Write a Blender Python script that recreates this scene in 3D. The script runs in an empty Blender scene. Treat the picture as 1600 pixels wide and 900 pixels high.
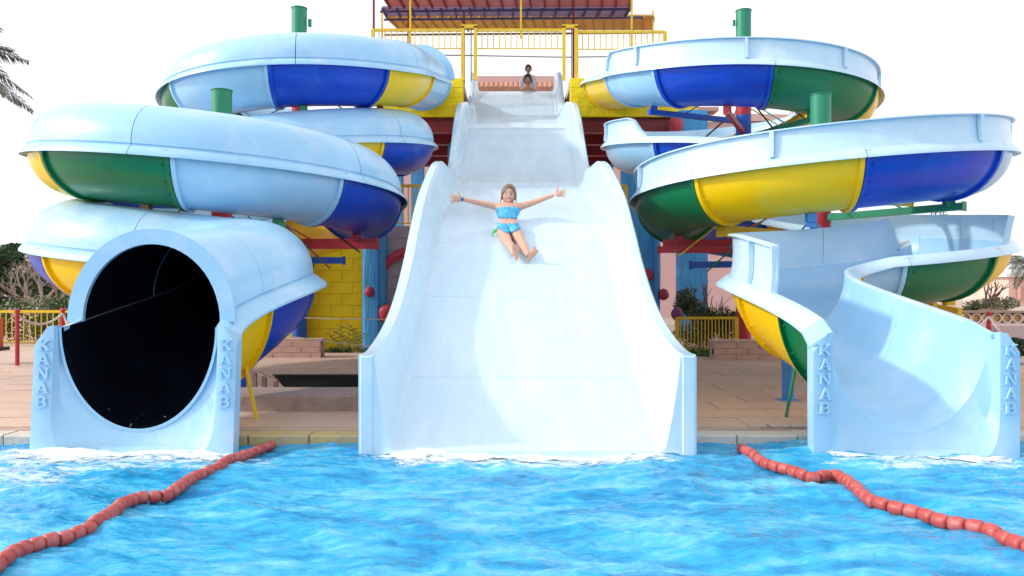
import bpy, math, random
import numpy as np
from mathutils import Vector, Matrix, Quaternion, noise as mnoise
random.seed(7)
R = math.radians
S = 0.72            # design unit -> metres
H = 1.40            # eye height in design units
F = 1250.0          # focal length in pixels of the 1600 px photograph
SC = bpy.context.scene
COL = SC.collection
# ---------------------------------------------------------------- camera
cam = bpy.data.objects.new('camera', bpy.data.cameras.new('camera')); COL.objects.link(cam)
cam.data.sensor_width = 36; cam.data.lens = 36*F/1600
cam.data.clip_start = 0.05; cam.data.clip_end = 3000
cam.location = (0, 0, H*S); cam.rotation_euler = (R(90), 0, 0)
SC.camera = cam
# ---------------------------------------------------------------- sky and sun
SUN = Vector((-0.98, -0.12, 0.59)).normalized()
w = bpy.data.worlds.new('World'); SC.world = w; w.use_nodes = True
nt = w.node_tree; bg = nt.nodes['Background']
sky = nt.nodes.new('ShaderNodeTexSky'); sky.sky_type = 'NISHITA'; sky.sun_disc = False
sky.sun_elevation = math.asin(SUN.z); sky.sun_rotation = math.atan2(SUN.x, SUN.y)
sky.dust_density = 3.0; sky.air_density = 1.0; sky.ozone_density = 1.0
hs = nt.nodes.new('ShaderNodeHueSaturation'); hs.inputs['Saturation'].default_value = 0.35
mx = nt.nodes.new('ShaderNodeMix'); mx.data_type = 'RGBA'; mx.inputs[0].default_value = 0.55
mx.inputs[7].default_value = (7.3, 7.45, 7.7, 1)
nt.links.new(sky.outputs[0], hs.inputs['Color']); nt.links.new(hs.outputs[0], mx.inputs[6])
nt.links.new(mx.outputs[2], bg.inputs[0]); bg.inputs[1].default_value = 0.15
sl = bpy.data.lights.new('sun', 'SUN'); sl.energy = 1.55; sl.angle = R(3.0); sl.color = (1, 0.955, 0.89)
so = bpy.data.objects.new('sun', sl); COL.objects.link(so); so.rotation_mode = 'QUATERNION'
so.rotation_quaternion = SUN.to_track_quat('Z', 'Y')
SC.view_settings.view_transform = 'Standard'; SC.view_settings.look = 'None'
SC.view_settings.exposure = 0.50; SC.view_settings.gamma = 1
SC.render.engine = 'CYCLES'
SC.cycles.max_bounces = 6; SC.cycles.diffuse_bounces = 4; SC.cycles.glossy_bounces = 3
SC.cycles.sample_clamp_indirect = 6; SC.cycles.use_denoising = True

# ---------------------------------------------------------------- materials
def mat(name, col, rough=0.5, var=0.08, vscale=3.0, bump=0.0, bscale=20.0, coat=0.0, metal=0.0, col2=None, spec=0.5, stretch=None, grime_or_sheen=None):
    m = bpy.data.materials.new(name); m.use_nodes = True
    n = m.node_tree; p = n.nodes['Principled BSDF']
    p.inputs['Roughness'].default_value = rough; p.inputs['Metallic'].default_value = metal
    p.inputs['Coat Weight'].default_value = coat; p.inputs['Coat Roughness'].default_value = 0.12
    p.inputs['Specular IOR Level'].default_value = spec
    tc = n.nodes.new('ShaderNodeTexCoord'); mp = n.nodes.new('ShaderNodeMapping')
    n.links.new(tc.outputs['Object'], mp.inputs[0])
    if stretch: mp.inputs['Scale'].default_value = stretch
    nz = n.nodes.new('ShaderNodeTexNoise'); nz.inputs['Scale'].default_value = vscale; nz.inputs['Detail'].default_value = 6
    nz.inputs['Roughness'].default_value = 0.65
    n.links.new(mp.outputs[0], nz.inputs['Vector'])
    cr = n.nodes.new('ShaderNodeValToRGB'); cr.color_ramp.elements[0].position = 0.3; cr.color_ramp.elements[1].position = 0.72
    c = Vector(col); lo = c*(1-var); hi = c*(1+var) if col2 is None else Vector(col2)
    cr.color_ramp.elements[0].color = (*lo, 1); cr.color_ramp.elements[1].color = (*[min(1, v) for v in hi], 1)
    n.links.new(nz.outputs['Fac'], cr.inputs[0])
    out = cr.outputs[0]
    if grime_or_sheen:  # random patches: dirt, wear, water streaks; painted sheen in a few materials
        gcol, gsc, gth, gamt = grime_or_sheen
        g = n.nodes.new('ShaderNodeTexNoise'); g.inputs['Scale'].default_value = gsc; g.inputs['Detail'].default_value = 8; g.inputs['Roughness'].default_value = 0.7
        n.links.new(mp.outputs[0], g.inputs['Vector'])
        gr = n.nodes.new('ShaderNodeMapRange'); gr.inputs[1].default_value = gth; gr.inputs[2].default_value = gth+0.14; gr.inputs[4].default_value = gamt
        n.links.new(g.outputs['Fac'], gr.inputs[0])
        mm = n.nodes.new('ShaderNodeMix'); mm.data_type = 'RGBA'; mm.inputs[7].default_value = (*gcol, 1)
        n.links.new(gr.outputs[0], mm.inputs[0]); n.links.new(out, mm.inputs[6]); out = mm.outputs[2]
    n.links.new(out, p.inputs['Base Color'])
    rr = n.nodes.new('ShaderNodeMapRange'); rr.inputs[3].default_value = max(0.02, rough-0.07); rr.inputs[4].default_value = min(1, rough+0.10)
    n.links.new(nz.outputs['Fac'], rr.inputs[0]); n.links.new(rr.outputs[0], p.inputs['Roughness'])
    if bump > 0:
        b = n.nodes.new('ShaderNodeBump'); nb = n.nodes.new('ShaderNodeTexNoise'); nb.inputs['Scale'].default_value = bscale; nb.inputs['Detail'].default_value = 5
        n.links.new(mp.outputs[0], nb.inputs['Vector']); n.links.new(nb.outputs['Fac'], b.inputs['Height'])
        b.inputs['Strength'].default_value = bump; b.inputs['Distance'].default_value = 0.02
        n.links.new(b.outputs[0], p.inputs['Normal'])
    return m

SKYB = mat('gelcoat_light_blue', (0.36, 0.625, 0.85), 0.30, 0.05, 2.2, 0.05, 9, coat=0.25, grime_or_sheen=((0.58, 0.71, 0.86), 2.6, 0.50, 0.5))
PALE = mat('gelcoat_pale_blue', (0.53, 0.725, 0.87), 0.28, 0.05, 1.6, 0.06, 6, coat=0.3, grime_or_sheen=((0.74, 0.83, 0.90), 1.8, 0.50, 0.5))
WET = mat('wet_pale_gelcoat', (0.56, 0.745, 0.88), 0.24, 0.04, 1.6, 0.14, 5, coat=0.3, grime_or_sheen=((0.67, 0.80, 0.90), 2.2, 0.47, 0.55), stretch=(3.2, 0.55, 0.55))
BLUE = mat('gelcoat_royal_blue', (0.003, 0.065, 0.55), 0.30, 0.14, 2.2, 0.04, 7, coat=0.08, spec=0.4, grime_or_sheen=((0.015, 0.16, 0.70), 2.5, 0.56, 0.6), stretch=(1, 1, 0.5))
YEL = mat('gelcoat_yellow', (0.97, 0.60, 0.002), 0.30, 0.05, 2.2, 0.04, 7, coat=0.1, spec=0.4, grime_or_sheen=((0.75, 0.40, 0.004), 4, 0.63, 0.4))
GRN = mat('gelcoat_green', (0.002, 0.17, 0.062), 0.30, 0.14, 2.2, 0.04, 7, coat=0.08, spec=0.4, grime_or_sheen=((0.03, 0.24, 0.13), 3.5, 0.6, 0.45))
BLACK = mat('tube_black_inside', (0.004, 0.005, 0.010), 0.22, 0.3, 2, 0.05, 8, spec=0.5, grime_or_sheen=((0.009, 0.014, 0.035), 1.2, 0.50, 0.6))  # bluish patches paint a reflected sheen into the black
CM = {'L': SKYB, 'B': BLUE, 'Y': YEL, 'G': GRN}
PRED = mat('paint_red', (0.50, 0.03, 0.045), 0.45, 0.2, 5, 0.15, 30, grime_or_sheen=((0.62, 0.32, 0.28), 14, 0.60, 0.6))
PGRN = mat('paint_green', (0.010, 0.23, 0.115), 0.42, 0.15, 5, 0.1, 30, grime_or_sheen=((0.10, 0.36, 0.24), 14, 0.62, 0.5), stretch=(1, 1, 0.25))
PBLU = mat('paint_blue', (0.02, 0.10, 0.48), 0.45, 0.15, 5, 0.1, 30)
PBLM = mat('paint_mid_blue', (0.06, 0.26, 0.66), 0.45, 0.12, 5, 0.1, 30)
PYEL = mat('paint_yellow', (0.80, 0.52, 0.02), 0.45, 0.12, 6, 0.1, 30, grime_or_sheen=((0.45, 0.22, 0.04), 12, 0.66, 0.6))
PBRN = mat('paint_brown', (0.22, 0.13, 0.08), 0.6, 0.2, 8)
STEEL = mat('dark_steel', (0.06, 0.055, 0.055), 0.5, 0.2, 8, metal=0.4)
RUST = mat('rusty_steel', (0.24, 0.13, 0.08), 0.8, 0.3, 9, 0.4, 40, col2=(0.36, 0.26, 0.20))
BOLT = mat('bolt_heads', (0.30, 0.30, 0.28), 0.5, 0.2, 8, metal=0.5)
BLOCKY = mat('yellow_block', (0.92, 0.68, 0.004), 0.7, 0.08, 5, 0.7, 12, grime_or_sheen=((0.62, 0.44, 0.02), 7, 0.62, 0.5))
BLOCKP = mat('lilac_block', (0.36, 0.31, 0.38), 0.8, 0.12, 5, 0.5, 16, grime_or_sheen=((0.24, 0.20, 0.24), 7, 0.6, 0.5))
MORTAR = mat('yellow_mortar', (0.75, 0.52, 0.005), 0.9, 0.15, 9)
MORTP = mat('lilac_mortar', (0.29, 0.25, 0.30), 0.9, 0.15, 9)
BARK_B = mat('blue_carved_post', (0.055, 0.32, 0.66), 0.6, 0.25, 5, 0.9, 9, stretch=(6, 6, 0.5), grime_or_sheen=((0.03, 0.17, 0.42), 6, 0.55, 0.5))
HOLD = mat('climbing_hold_red', (0.42, 0.035, 0.07), 0.5, 0.2, 5, 0.3, 20)
HOLDP = mat('climbing_hold_purple', (0.22, 0.05, 0.18), 0.5, 0.2, 5, 0.3, 20)
STONE = mat('low_wall_block', (0.64, 0.42, 0.34), 0.85, 0.14, 6, 0.4, 30, grime_or_sheen=((0.34, 0.22, 0.18), 6, 0.6, 0.5))
MORTS = mat('stone_mortar', (0.54, 0.38, 0.32), 0.95, 0.1, 9)
CONC = mat('deck_concrete', (0.58, 0.42, 0.34), 0.85, 0.10, 0.9, 0.25, 30, grime_or_sheen=((0.30, 0.22, 0.19), 1.6, 0.53, 0.55), stretch=(1, 2.2, 1))
COPE = mat('coping_stone', (0.62, 0.56, 0.50), 0.7, 0.1, 5, 0.3, 30, grime_or_sheen=((0.40, 0.34, 0.30), 5, 0.6, 0.6))
COPEY = mat('yellow_painted_coping', (0.55, 0.42, 0.18), 0.8, 0.1, 5, 0.3, 30, grime_or_sheen=((0.42, 0.33, 0.28), 5, 0.5, 0.9))
PINK = mat('pink_render', (0.62, 0.40, 0.385), 0.9, 0.05, 0.7, 0.15, 20)
PINKD = mat('pink_render_trim', (0.50, 0.27, 0.24), 0.9, 0.05, 0.9)
TILE = mat('terracotta', (0.50, 0.25, 0.17), 0.8, 0.25, 3)
DRED = mat('dark_red_paint', (0.20, 0.012, 0.018), 0.5, 0.25, 1.5, 0.2, 8)
RSHEET = mat('roof_red_sheet', (0.58, 0.17, 0.16), 0.55, 0.2, 2.5, grime_or_sheen=((0.5, 0.2, 0.17), 3, 0.55, 0.7))
BSHEET = mat('roof_blue_sheet', (0.26, 0.20, 0.36), 0.55, 0.2, 2.5, grime_or_sheen=((0.3, 0.27, 0.42), 3, 0.55, 0.7))
YSHEET = mat('roof_yellow_sheet', (0.72, 0.38, 0.08), 0.55, 0.2, 2.5, grime_or_sheen=((0.62, 0.42, 0.18), 3, 0.55, 0.7))
ROPE = mat('white_rope', (0.66, 0.58, 0.54), 0.9, 0.1, 20)
FLOAT = mat('red_float', (0.48, 0.070, 0.058), 0.42, 0.16, 9, 0.1, 40, grime_or_sheen=((0.52, 0.20, 0.20), 11, 0.50, 0.6))  # paler patches paint whitish shading into the red
TRUNK = mat('bark', (0.20, 0.14, 0.11), 0.9, 0.25, 6, 0.6, 25)
TRUNKL = mat('pale_bark', (0.42, 0.31, 0.28), 0.9, 0.2, 6, 0.5, 25)
LEAFD = mat('leaf_dark', (0.035, 0.075, 0.022), 0.6, 0.5, 3)
LEAFM = mat('leaf_mid', (0.075, 0.125, 0.032), 0.6, 0.45, 3)
LEAFO = mat('leaf_olive', (0.12, 0.15, 0.075), 0.6, 0.4, 3)
PALMF = mat('palm_leaf', (0.13, 0.135, 0.105), 0.6, 0.4, 3)
ROOFB = mat('roof_dark_blue', (0.035, 0.035, 0.13), 0.6)
ROOFY = mat('roof_yellow_trim', (0.50, 0.30, 0.04), 0.6)
WHITE = mat('white_paint', (0.75, 0.73, 0.70), 0.6, 0.05, 3)
SKIN = mat('skin', (0.68, 0.385, 0.275), 0.5, 0.06, 8)
SKIN.node_tree.nodes['Principled BSDF'].inputs['Subsurface Weight'].default_value = 0.15
SKIN.node_tree.nodes['Principled BSDF'].inputs['Subsurface Scale'].default_value = 0.02
SKIN2 = mat('skin_tan', (0.40, 0.22, 0.14), 0.5, 0.06, 8)
HAIR = mat('brown_hair', (0.20, 0.115, 0.07), 0.4, 0.4, 30)
HAIRB = mat('black_hair', (0.018, 0.014, 0.013), 0.4, 0.3, 30)
LIPS = mat('lips', (0.50, 0.10, 0.09), 0.4, 0.05, 8)
TEETH = mat('teeth', (0.85, 0.83, 0.78), 0.3, 0.02, 8)
EYEW = mat('eye_white', (0.8, 0.78, 0.76), 0.2, 0.02, 8)
EYED = mat('eye_dark', (0.03, 0.018, 0.012), 0.2, 0.02, 8)
SWIM = mat('blue_pattern_swimwear', (0.01, 0.20, 0.60), 0.5, 0.1, 14, col2=(0.12, 0.62, 0.85), grime_or_sheen=((0.02, 0.10, 0.50), 19, 0.56, 0.9))
TIE = mat('green_tie', (0.15, 0.75, 0.25), 0.5, 0.1, 8)
SHIRT = mat('pale_patterned_shirt', (0.72, 0.66, 0.70), 0.8, 0.1, 40, grime_or_sheen=((0.36, 0.25, 0.30), 60, 0.52, 0.7))
SHORT = mat('dark_shorts', (0.05, 0.06, 0.12), 0.8, 0.1, 8)
SOIL = mat('soil', (0.25, 0.18, 0.13), 0.95, 0.2, 4)

# ---------------------------------------------------------------- helpers
def P(px, py, Y):
    return Vector(((px-800)/F*Y, Y, H-(py-450)/F*Y))
class MB:
    def __init__(s): s.v = []; s.f = []; s.mi = []
    def add(s, vs, fs, mi=0):
        o = len(s.v); s.v += [tuple(v) for v in vs]; s.f += [tuple(i+o for i in f) for f in fs]; s.mi += [mi]*len(fs)
    def box(s, c, d, rot=None, mi=0, bev=0.0):
        x, y, z = d[0]/2, d[1]/2, d[2]/2
        if bev > 0:
            b = bev; vs = []; 
            for sz in (-1, 1):
                for k, (sx, sy) in enumerate(((-1, -1), (1, -1), (1, 1), (-1, 1))): vs.append(Vector((sx*(x-b), sy*(y), sz*(z-b))))
            # bevelled by two crossed prisms: simple chamfered front face
            vs = [Vector(q) for q in ((-x, -y+b, -z), (x, -y+b, -z), (x, -y+b, z), (-x, -y+b, z), (-x+b, -y, -z+b), (x-b, -y, -z+b), (x-b, -y, z-b), (-x+b, -y, z-b), (-x, y, -z), (x, y, -z), (x, y, z), (-x, y, z))]
            fs = [(4, 5, 6, 7), (0, 1, 5, 4), (1, 2, 6, 5), (2, 3, 7, 6), (3, 0, 4, 7), (0, 8, 9, 1), (1, 9, 10, 2), (2, 10, 11, 3), (3, 11, 8, 0), (8, 11, 10, 9)]
        else:
            vs = [Vector((sx*x, sy*y, sz*z)) for sz in (-1, 1) for sx, sy in ((-1, -1), (1, -1), (1, 1), (-1, 1))]
            fs = [(3, 2, 1, 0), (4, 5, 6, 7), (0, 1, 5, 4), (1, 2, 6, 5), (2, 3, 7, 6), (3, 0, 4, 7)]
        if rot is not None: vs = [rot @ v for v in vs]
        s.add([v+Vector(c) for v in vs], fs, mi)
    def beam(s, a, b, w, h, mi=0):
        a = Vector(a); b = Vector(b); d = b-a; L = d.length; d.normalize()
        sx = d.cross(Vector((0, 0, 1)))
        if sx.length < 1e-3: sx = Vector((1, 0, 0))
        sx.normalize(); up = sx.cross(d)
        rot = Matrix((sx, d, up)).transposed()
        s.box((a+b)/2, (w, L, h), rot, mi)
    def tube(s, pts, r, n=8, cap=True, mi=0):
        pts = [Vector(p) for p in pts]; rs = r if isinstance(r, (list, tuple)) else [r]*len(pts)
        vs = []; prev = None
        for i, p in enumerate(pts):
            d = (pts[min(i+1, len(pts)-1)]-pts[max(i-1, 0)]); d.normalize()
            if prev is None:
                a = d.cross(Vector((0, 0, 1)))
                if a.length < 1e-3: a = Vector((1, 0, 0))
                a.normalize()
            else:
                a = prev-d*prev.dot(d); a.normalize()
            prev = a; b = d.cross(a)
            for k in range(n):
                t = 2*math.pi*k/n; vs.append(p+(a*math.cos(t)+b*math.sin(t))*rs[i])
        fs = []
        for i in range(len(pts)-1):
            for k in range(n): fs.append((i*n+k, (i+1)*n+k, (i+1)*n+(k+1) % n, i*n+(k+1) % n))
        if cap:
            fs.append(tuple(range(n))); fs.append(tuple(reversed(range((len(pts)-1)*n, len(pts)*n))))
        s.add(vs, fs, mi)
    def ell(s, c, r, nu=14, nv=10, rot=None, mi=0, fn=None):
        vs = []; c = Vector(c)
        for j in range(nv+1):
            ph = math.pi*j/nv
            for i in range(nu):
                th = 2*math.pi*i/nu
                v = Vector((math.sin(ph)*math.cos(th), math.sin(ph)*math.sin(th), math.cos(ph)))
                if fn: v = fn(v)
                v = Vector((v.x*r[0], v.y*r[1], v.z*r[2]))
                if rot is not None: v = rot @ v
                vs.append(v+c)
        fs = [(j*nu+i, (j+1)*nu+i, (j+1)*nu+(i+1) % nu, j*nu+(i+1) % nu) for j in range(nv) for i in range(nu)]
        s.add(vs, fs, mi)
    def loft(s, rings, closed=True, caps=True, mifn=None):
        n = len(rings[0]); o = len(s.v)
        for r_ in rings: s.v += [tuple(p) for p in r_]
        m = n if closed else n-1
        for i in range(len(rings)-1):
            for k in range(m):
                s.f.append((o+i*n+k, o+i*n+(k+1) % n, o+(i+1)*n+(k+1) % n, o+(i+1)*n+k)); s.mi.append(mifn(k) if mifn else 0)
        if caps and closed:
            s.f.append(tuple(o+k for k in reversed(range(n)))); s.mi.append(0)
            s.f.append(tuple(o+(len(rings)-1)*n+k for k in range(n))); s.mi.append(0)
    def mesh(s, name, mats, origin=(0, 0, 0), smooth=True, ang=35):
        o = Vector(origin)
        me = bpy.data.meshes.new(name)
        me.from_pydata([((v[0]-o.x)*S, (v[1]-o.y)*S, (v[2]-o.z)*S) for v in s.v], [], s.f)
        mats = mats if isinstance(mats, (list, tuple)) else [mats]
        for m in mats: me.materials.append(m)
        if any(s.mi): me.polygons.foreach_set('material_index', s.mi)
        if smooth:
            me.polygons.foreach_set('use_smooth', [True]*len(me.polygons)); me.set_sharp_from_angle(angle=R(ang))
        me.update(); return me
    def build(s, name, mats, parent=None, smooth=True, ang=35, at=None):
        org = Vector((0, 0, 0))
        if parent is not None: org = wloc(parent)
        elif at is not None: org = Vector(at)
        me = s.mesh(name, mats, org, smooth, ang)
        ob = bpy.data.objects.new(name, me); COL.objects.link(ob)
        if parent is not None: ob.parent = parent
        elif at is not None: ob.location = org*S
        return ob
def wloc(o):
    l = Vector((0, 0, 0))
    while o is not None: l += o.location/S; o = o.parent
    return l
def tag(o, label=None, cat=None, group=None, kind=None):
    if label: o['label'] = label
    if cat: o['category'] = cat
    if group: o['group'] = group
    if kind: o['kind'] = kind
    return o
def thing(name, label, cat, loc=(0, 0, 0), group=None):
    o = bpy.data.objects.new(name, None); COL.objects.link(o); o.location = Vector(loc)*S; o.empty_display_size = 0.2
    return tag(o, label, cat, group)
def inst(name, me, loc, parent=None, rot=None, scale=None):
    o = bpy.data.objects.new(name, me); COL.objects.link(o)
    l = Vector(loc)
    if parent is not None: o.parent = parent; l = l-wloc(parent)
    o.location = l*S
    if rot is not None: o.rotation_mode = 'QUATERNION'; o.rotation_quaternion = rot
    if scale is not None: o.scale = scale
    return o
def cubic(tab, x):
    if x <= tab[0][0]: return tab[0][1]
    if x >= tab[-1][0]: return tab[-1][1]
    for i in range(len(tab)-1):
        if tab[i][0] <= x <= tab[i+1][0]: break
    x0, y0 = tab[i]; x1, y1 = tab[i+1]
    def sl(k):
        if k <= 0: return (tab[1][1]-tab[0][1])/(tab[1][0]-tab[0][0])
        if k >= len(tab)-1: return (tab[-1][1]-tab[-2][1])/(tab[-1][0]-tab[-2][0])
        a = (tab[k][1]-tab[k-1][1])/(tab[k][0]-tab[k-1][0]); b = (tab[k+1][1]-tab[k][1])/(tab[k+1][0]-tab[k][0])
        return 0 if a*b <= 0 else 2*a*b/(a+b)
    m0 = sl(i); m1 = sl(i+1); h = x1-x0; t = (x-x0)/h
    return (2*t**3-3*t*t+1)*y0+(t**3-2*t*t+t)*h*m0+(-2*t**3+3*t*t)*y1+(t**3-t*t)*h*m1
def sstep(t): t = max(0, min(1, t)); return t*t*(3-2*t)
def smooth_pts(pts, n):
    pts = [Vector(p) for p in pts]; out = []
    L = [0]
    for a, b in zip(pts, pts[1:]): L.append(L[-1]+(b-a).length)
    for k in range(n+1):
        x = L[-1]*k/n
        out.append(Vector([cat(L, [p[c] for p in pts], x) for c in range(3)]))
    return out
def cat(xs, ys, x):
    i = 0
    while i < len(xs)-2 and x > xs[i+1]: i += 1
    x0, x1 = xs[i], xs[i+1]; t = (x-x0)/(x1-x0)
    m0 = (ys[i+1]-ys[max(i-1, 0)])/(xs[i+1]-xs[max(i-1, 0)])*(x1-x0)
    j = min(i+2, len(xs)-1); m1 = (ys[j]-ys[i])/(xs[j]-xs[i])*(x1-x0)
    return (2*t**3-3*t*t+1)*ys[i]+(t**3-2*t*t+t)*m0+(-2*t**3+3*t*t)*ys[i+1]+(t**3-t*t)*m1

DZ = 0.06           # height of the pool deck above the water
EDGE = 7.25         # far edge of the pool
# ================================================================= SETTING
# water: a grid of real waves
def water_h(x, y):
    x = np.asarray(x, float); y = np.asarray(y, float); h = np.zeros(np.broadcast(x, y).shape)
    rng = np.random.RandomState(5)
    x = x*0.62; wx = x+0.22*np.sin(1.3*y+0.7)+0.12*np.sin(2.9*y+1.7*x); wy = y+0.20*np.sin(1.6*x+2.0)+0.10*np.sin(3.3*x-2.1*y)
    for k in range(34):
        lam = 1.9*(0.895**k); ang = rng.uniform(-1.15, 1.15)+math.pi/2*(1 if rng.rand() > 0.35 else 0.35)
        ph = rng.uniform(0, 6.28); kx = math.cos(ang)*2*math.pi/lam; ky = math.sin(ang)*2*math.pi/lam
        a = 0.0105*lam**0.72
        s_ = np.sin(kx*wx+ky*wy+ph+0.9*np.sin(0.7*kx*y-0.6*ky*x+ph*2)*0.8)
        h += a*(1-2*np.abs(s_)**1.25*0.85-0.15) if k % 3 == 0 else a*s_
    return h*0.72
def wh(x, y): return float(water_h(np.array([x]), np.array([y]))[0])
xs = np.concatenate([np.linspace(-60, -7.2, 30)[:-1], np.linspace(-7.2, 7.2, 620), np.linspace(7.2, 60, 30)[1:]])
ys = np.concatenate([np.linspace(-30, 2.6, 25)[:-1], np.linspace(2.6, EDGE+0.02, 330)])
GX, GY = np.meshgrid(xs, ys)
GZ = water_h(GX, GY)*np.clip((GX+8.5)/1.3, 0, 1)*np.clip((8.5-GX)/1.3, 0, 1)*np.clip((GY-1.2)/1.4, 0, 1)
vv = np.stack([GX, GY, GZ], -1).reshape(-1, 3)*S
me = bpy.data.meshes.new('water'); nx_, ny_ = len(xs), len(ys)
idx = np.arange(nx_*ny_).reshape(ny_, nx_)
q = np.stack([idx[:-1, :-1], idx[:-1, 1:], idx[1:, 1:], idx[1:, :-1]], -1).reshape(-1, 4)
me.from_pydata(vv.tolist(), [], q.tolist()); me.polygons.foreach_set('use_smooth', [True]*len(me.polygons))
wob = bpy.data.objects.new('water', me); COL.objects.link(wob); tag(wob, kind='structure')
m = bpy.data.materials.new('pool_water'); m.use_nodes = True; n = m.node_tree; p = n.nodes['Principled BSDF']
p.inputs['Roughness'].default_value = 0.03; p.inputs['IOR'].default_value = 1.33
tc = n.nodes.new('ShaderNodeTexCoord'); mp = n.nodes.new('ShaderNodeMapping'); mp.inputs['Scale'].default_value = (1, 2.6, 1)
n.links.new(tc.outputs['Object'], mp.inputs[0])
nz = n.nodes.new('ShaderNodeTexNoise'); nz.inputs['Scale'].default_value = 3.6; nz.inputs['Detail'].default_value = 6; nz.inputs['Distortion'].default_value = 0.9; nz.inputs['Roughness'].default_value = 0.6
n.links.new(mp.outputs[0], nz.inputs['Vector'])
cr = n.nodes.new('ShaderNodeValToRGB'); e = cr.color_ramp.elements
e[0].position = 0.30; e[0].color = (0.008, 0.21, 0.48, 1); e[1].position = 0.72; e[1].color = (0.18, 0.58, 0.82, 1)  # pale end: aerated water, and glossy light streaks painted into the colour
e2 = cr.color_ramp.elements.new(0.50); e2.color = (0.030, 0.38, 0.69, 1)
nz2 = n.nodes.new('ShaderNodeTexNoise'); nz2.inputs['Scale'].default_value = 1.3; nz2.inputs['Detail'].default_value = 3; nz2.inputs['Distortion'].default_value = 1.0; n.links.new(mp.outputs[0], nz2.inputs['Vector'])
av = n.nodes.new('ShaderNodeMath'); av.operation = 'MULTIPLY_ADD'; av.inputs[1].default_value = 0.75; n.links.new(nz.outputs['Fac'], av.inputs[0])
av2 = n.nodes.new('ShaderNodeMath'); av2.operation = 'MULTIPLY_ADD'; av2.inputs[1].default_value = 0.75; av2.inputs[2].default_value = -0.25; n.links.new(nz2.outputs['Fac'], av2.inputs[0]); n.links.new(av2.outputs[0], av.inputs[2])
n.links.new(av.outputs[0], cr.inputs[0])
# foam: a mask of small bubbles, dense where the slides run out
sep = n.nodes.new('ShaderNodeSeparateXYZ'); n.links.new(tc.outputs['Object'], sep.inputs[0])
def math_(op, a, b=None, c=None):
    q_ = n.nodes.new('ShaderNodeMath'); q_.operation = op
    for i, v in enumerate((a, b, c)):
        if v is None: continue
        if hasattr(v, 'is_output'): n.links.new(v, q_.inputs[i])
        else: q_.inputs[i].default_value = v
    return q_.outputs[0]
def blob(cx, cy, rx, ry):
    a = math_('POWER', math_('DIVIDE', math_('SUBTRACT', sep.outputs[0], cx*S), rx*S), 2)
    b = math_('POWER', math_('DIVIDE', math_('SUBTRACT', sep.outputs[1], cy*S), ry*S), 2)
    return math_('SUBTRACT', 1.0, math_('ADD', a, b))
fz = n.nodes.new('ShaderNodeTexNoise'); fz.inputs['Scale'].default_value = 5.5; fz.inputs['Detail'].default_value = 9; fz.inputs['Roughness'].default_value = 0.72; fz.inputs['Distortion'].default_value = 0.8
mp2 = n.nodes.new('ShaderNodeMapping'); mp2.inputs['Scale'].default_value = (1, 2.6, 1); n.links.new(tc.outputs['Object'], mp2.inputs[0]); n.links.new(mp2.outputs[0], fz.inputs['Vector'])
area = math_('MAXIMUM', math_('MAXIMUM', blob(-3.4, 6.6, 2.2, 0.75), blob(0.13, 6.6, 2.0, 0.45)), math_('MAXIMUM', blob(3.5, 6.5, 1.4, 0.35), blob(-4.2, 5.9, 1.6, 0.9)))
area = math_('MAXIMUM', area, 0.0)
th = math_('MULTIPLY_ADD', area, -0.36, 0.74)
fo = n.nodes.new('ShaderNodeMapRange'); fo.inputs[2].default_value = 0.10
fo.inputs[1].default_value = 0.0; n.links.new(math_('SUBTRACT', fz.outputs['Fac'], th), fo.inputs[0])
fm = n.nodes.new('ShaderNodeMix'); fm.data_type = 'RGBA'; fm.inputs[7].default_value = (0.72, 0.84, 0.92, 1)
n.links.new(math_('MULTIPLY', fo.outputs[0], 0.75), fm.inputs[0]); n.links.new(cr.outputs[0], fm.inputs[6]); n.links.new(fm.outputs[2], p.inputs['Base Color'])
b = n.nodes.new('ShaderNodeBump'); nb = n.nodes.new('ShaderNodeTexNoise'); nb.inputs['Scale'].default_value = 11; nb.inputs['Detail'].default_value = 5; nb.inputs['Distortion'].default_value = 1.2
mp3 = n.nodes.new('ShaderNodeMapping'); mp3.inputs['Scale'].default_value = (0.8, 2.0, 1); n.links.new(tc.outputs['Object'], mp3.inputs[0]); n.links.new(mp3.outputs[0], nb.inputs['Vector'])
n.links.new(nb.outputs['Fac'], b.inputs['Height']); b.inputs['Strength'].default_value = 0.42; b.inputs['Distance'].default_value = 0.04; n.links.new(b.outputs[0], p.inputs['Normal'])
me.materials.append(m)

# ground with the pool cut out of it
g = MB(); BIG = 900
for x0, x1, y0, y1 in ((-BIG, BIG, EDGE+0.12, BIG), (-BIG, -58, -BIG, EDGE+0.12), (58, BIG, -BIG, EDGE+0.12), (-58, 58, -BIG, -28)):
    g.add([(x0, y0, DZ-0.004), (x1, y0, DZ-0.004), (x1, y1, DZ-0.004), (x0, y1, DZ-0.004)], [(0, 1, 2, 3)])
tag(g.build('ground', mat('far_ground', (0.46, 0.35, 0.29), 0.9, 0.1, 0.4, 0.1, 10), smooth=False), kind='structure')
g = MB(); g.box((0, (EDGE+0.3+24)/2, DZ-0.3), (50, 24-EDGE-0.3, 0.608)); tag(g.build('pool_deck', CONC, smooth=False), kind='structure')
g = MB(); g.box((0, EDGE+0.30, -0.5), (50, 0.30, 0.9)); 
poolwall = tag(g.build('pool_wall', mat('pool_wall_plaster', (0.30, 0.50, 0.58), 0.6, 0.1, 5), smooth=False), kind='structure')
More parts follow.
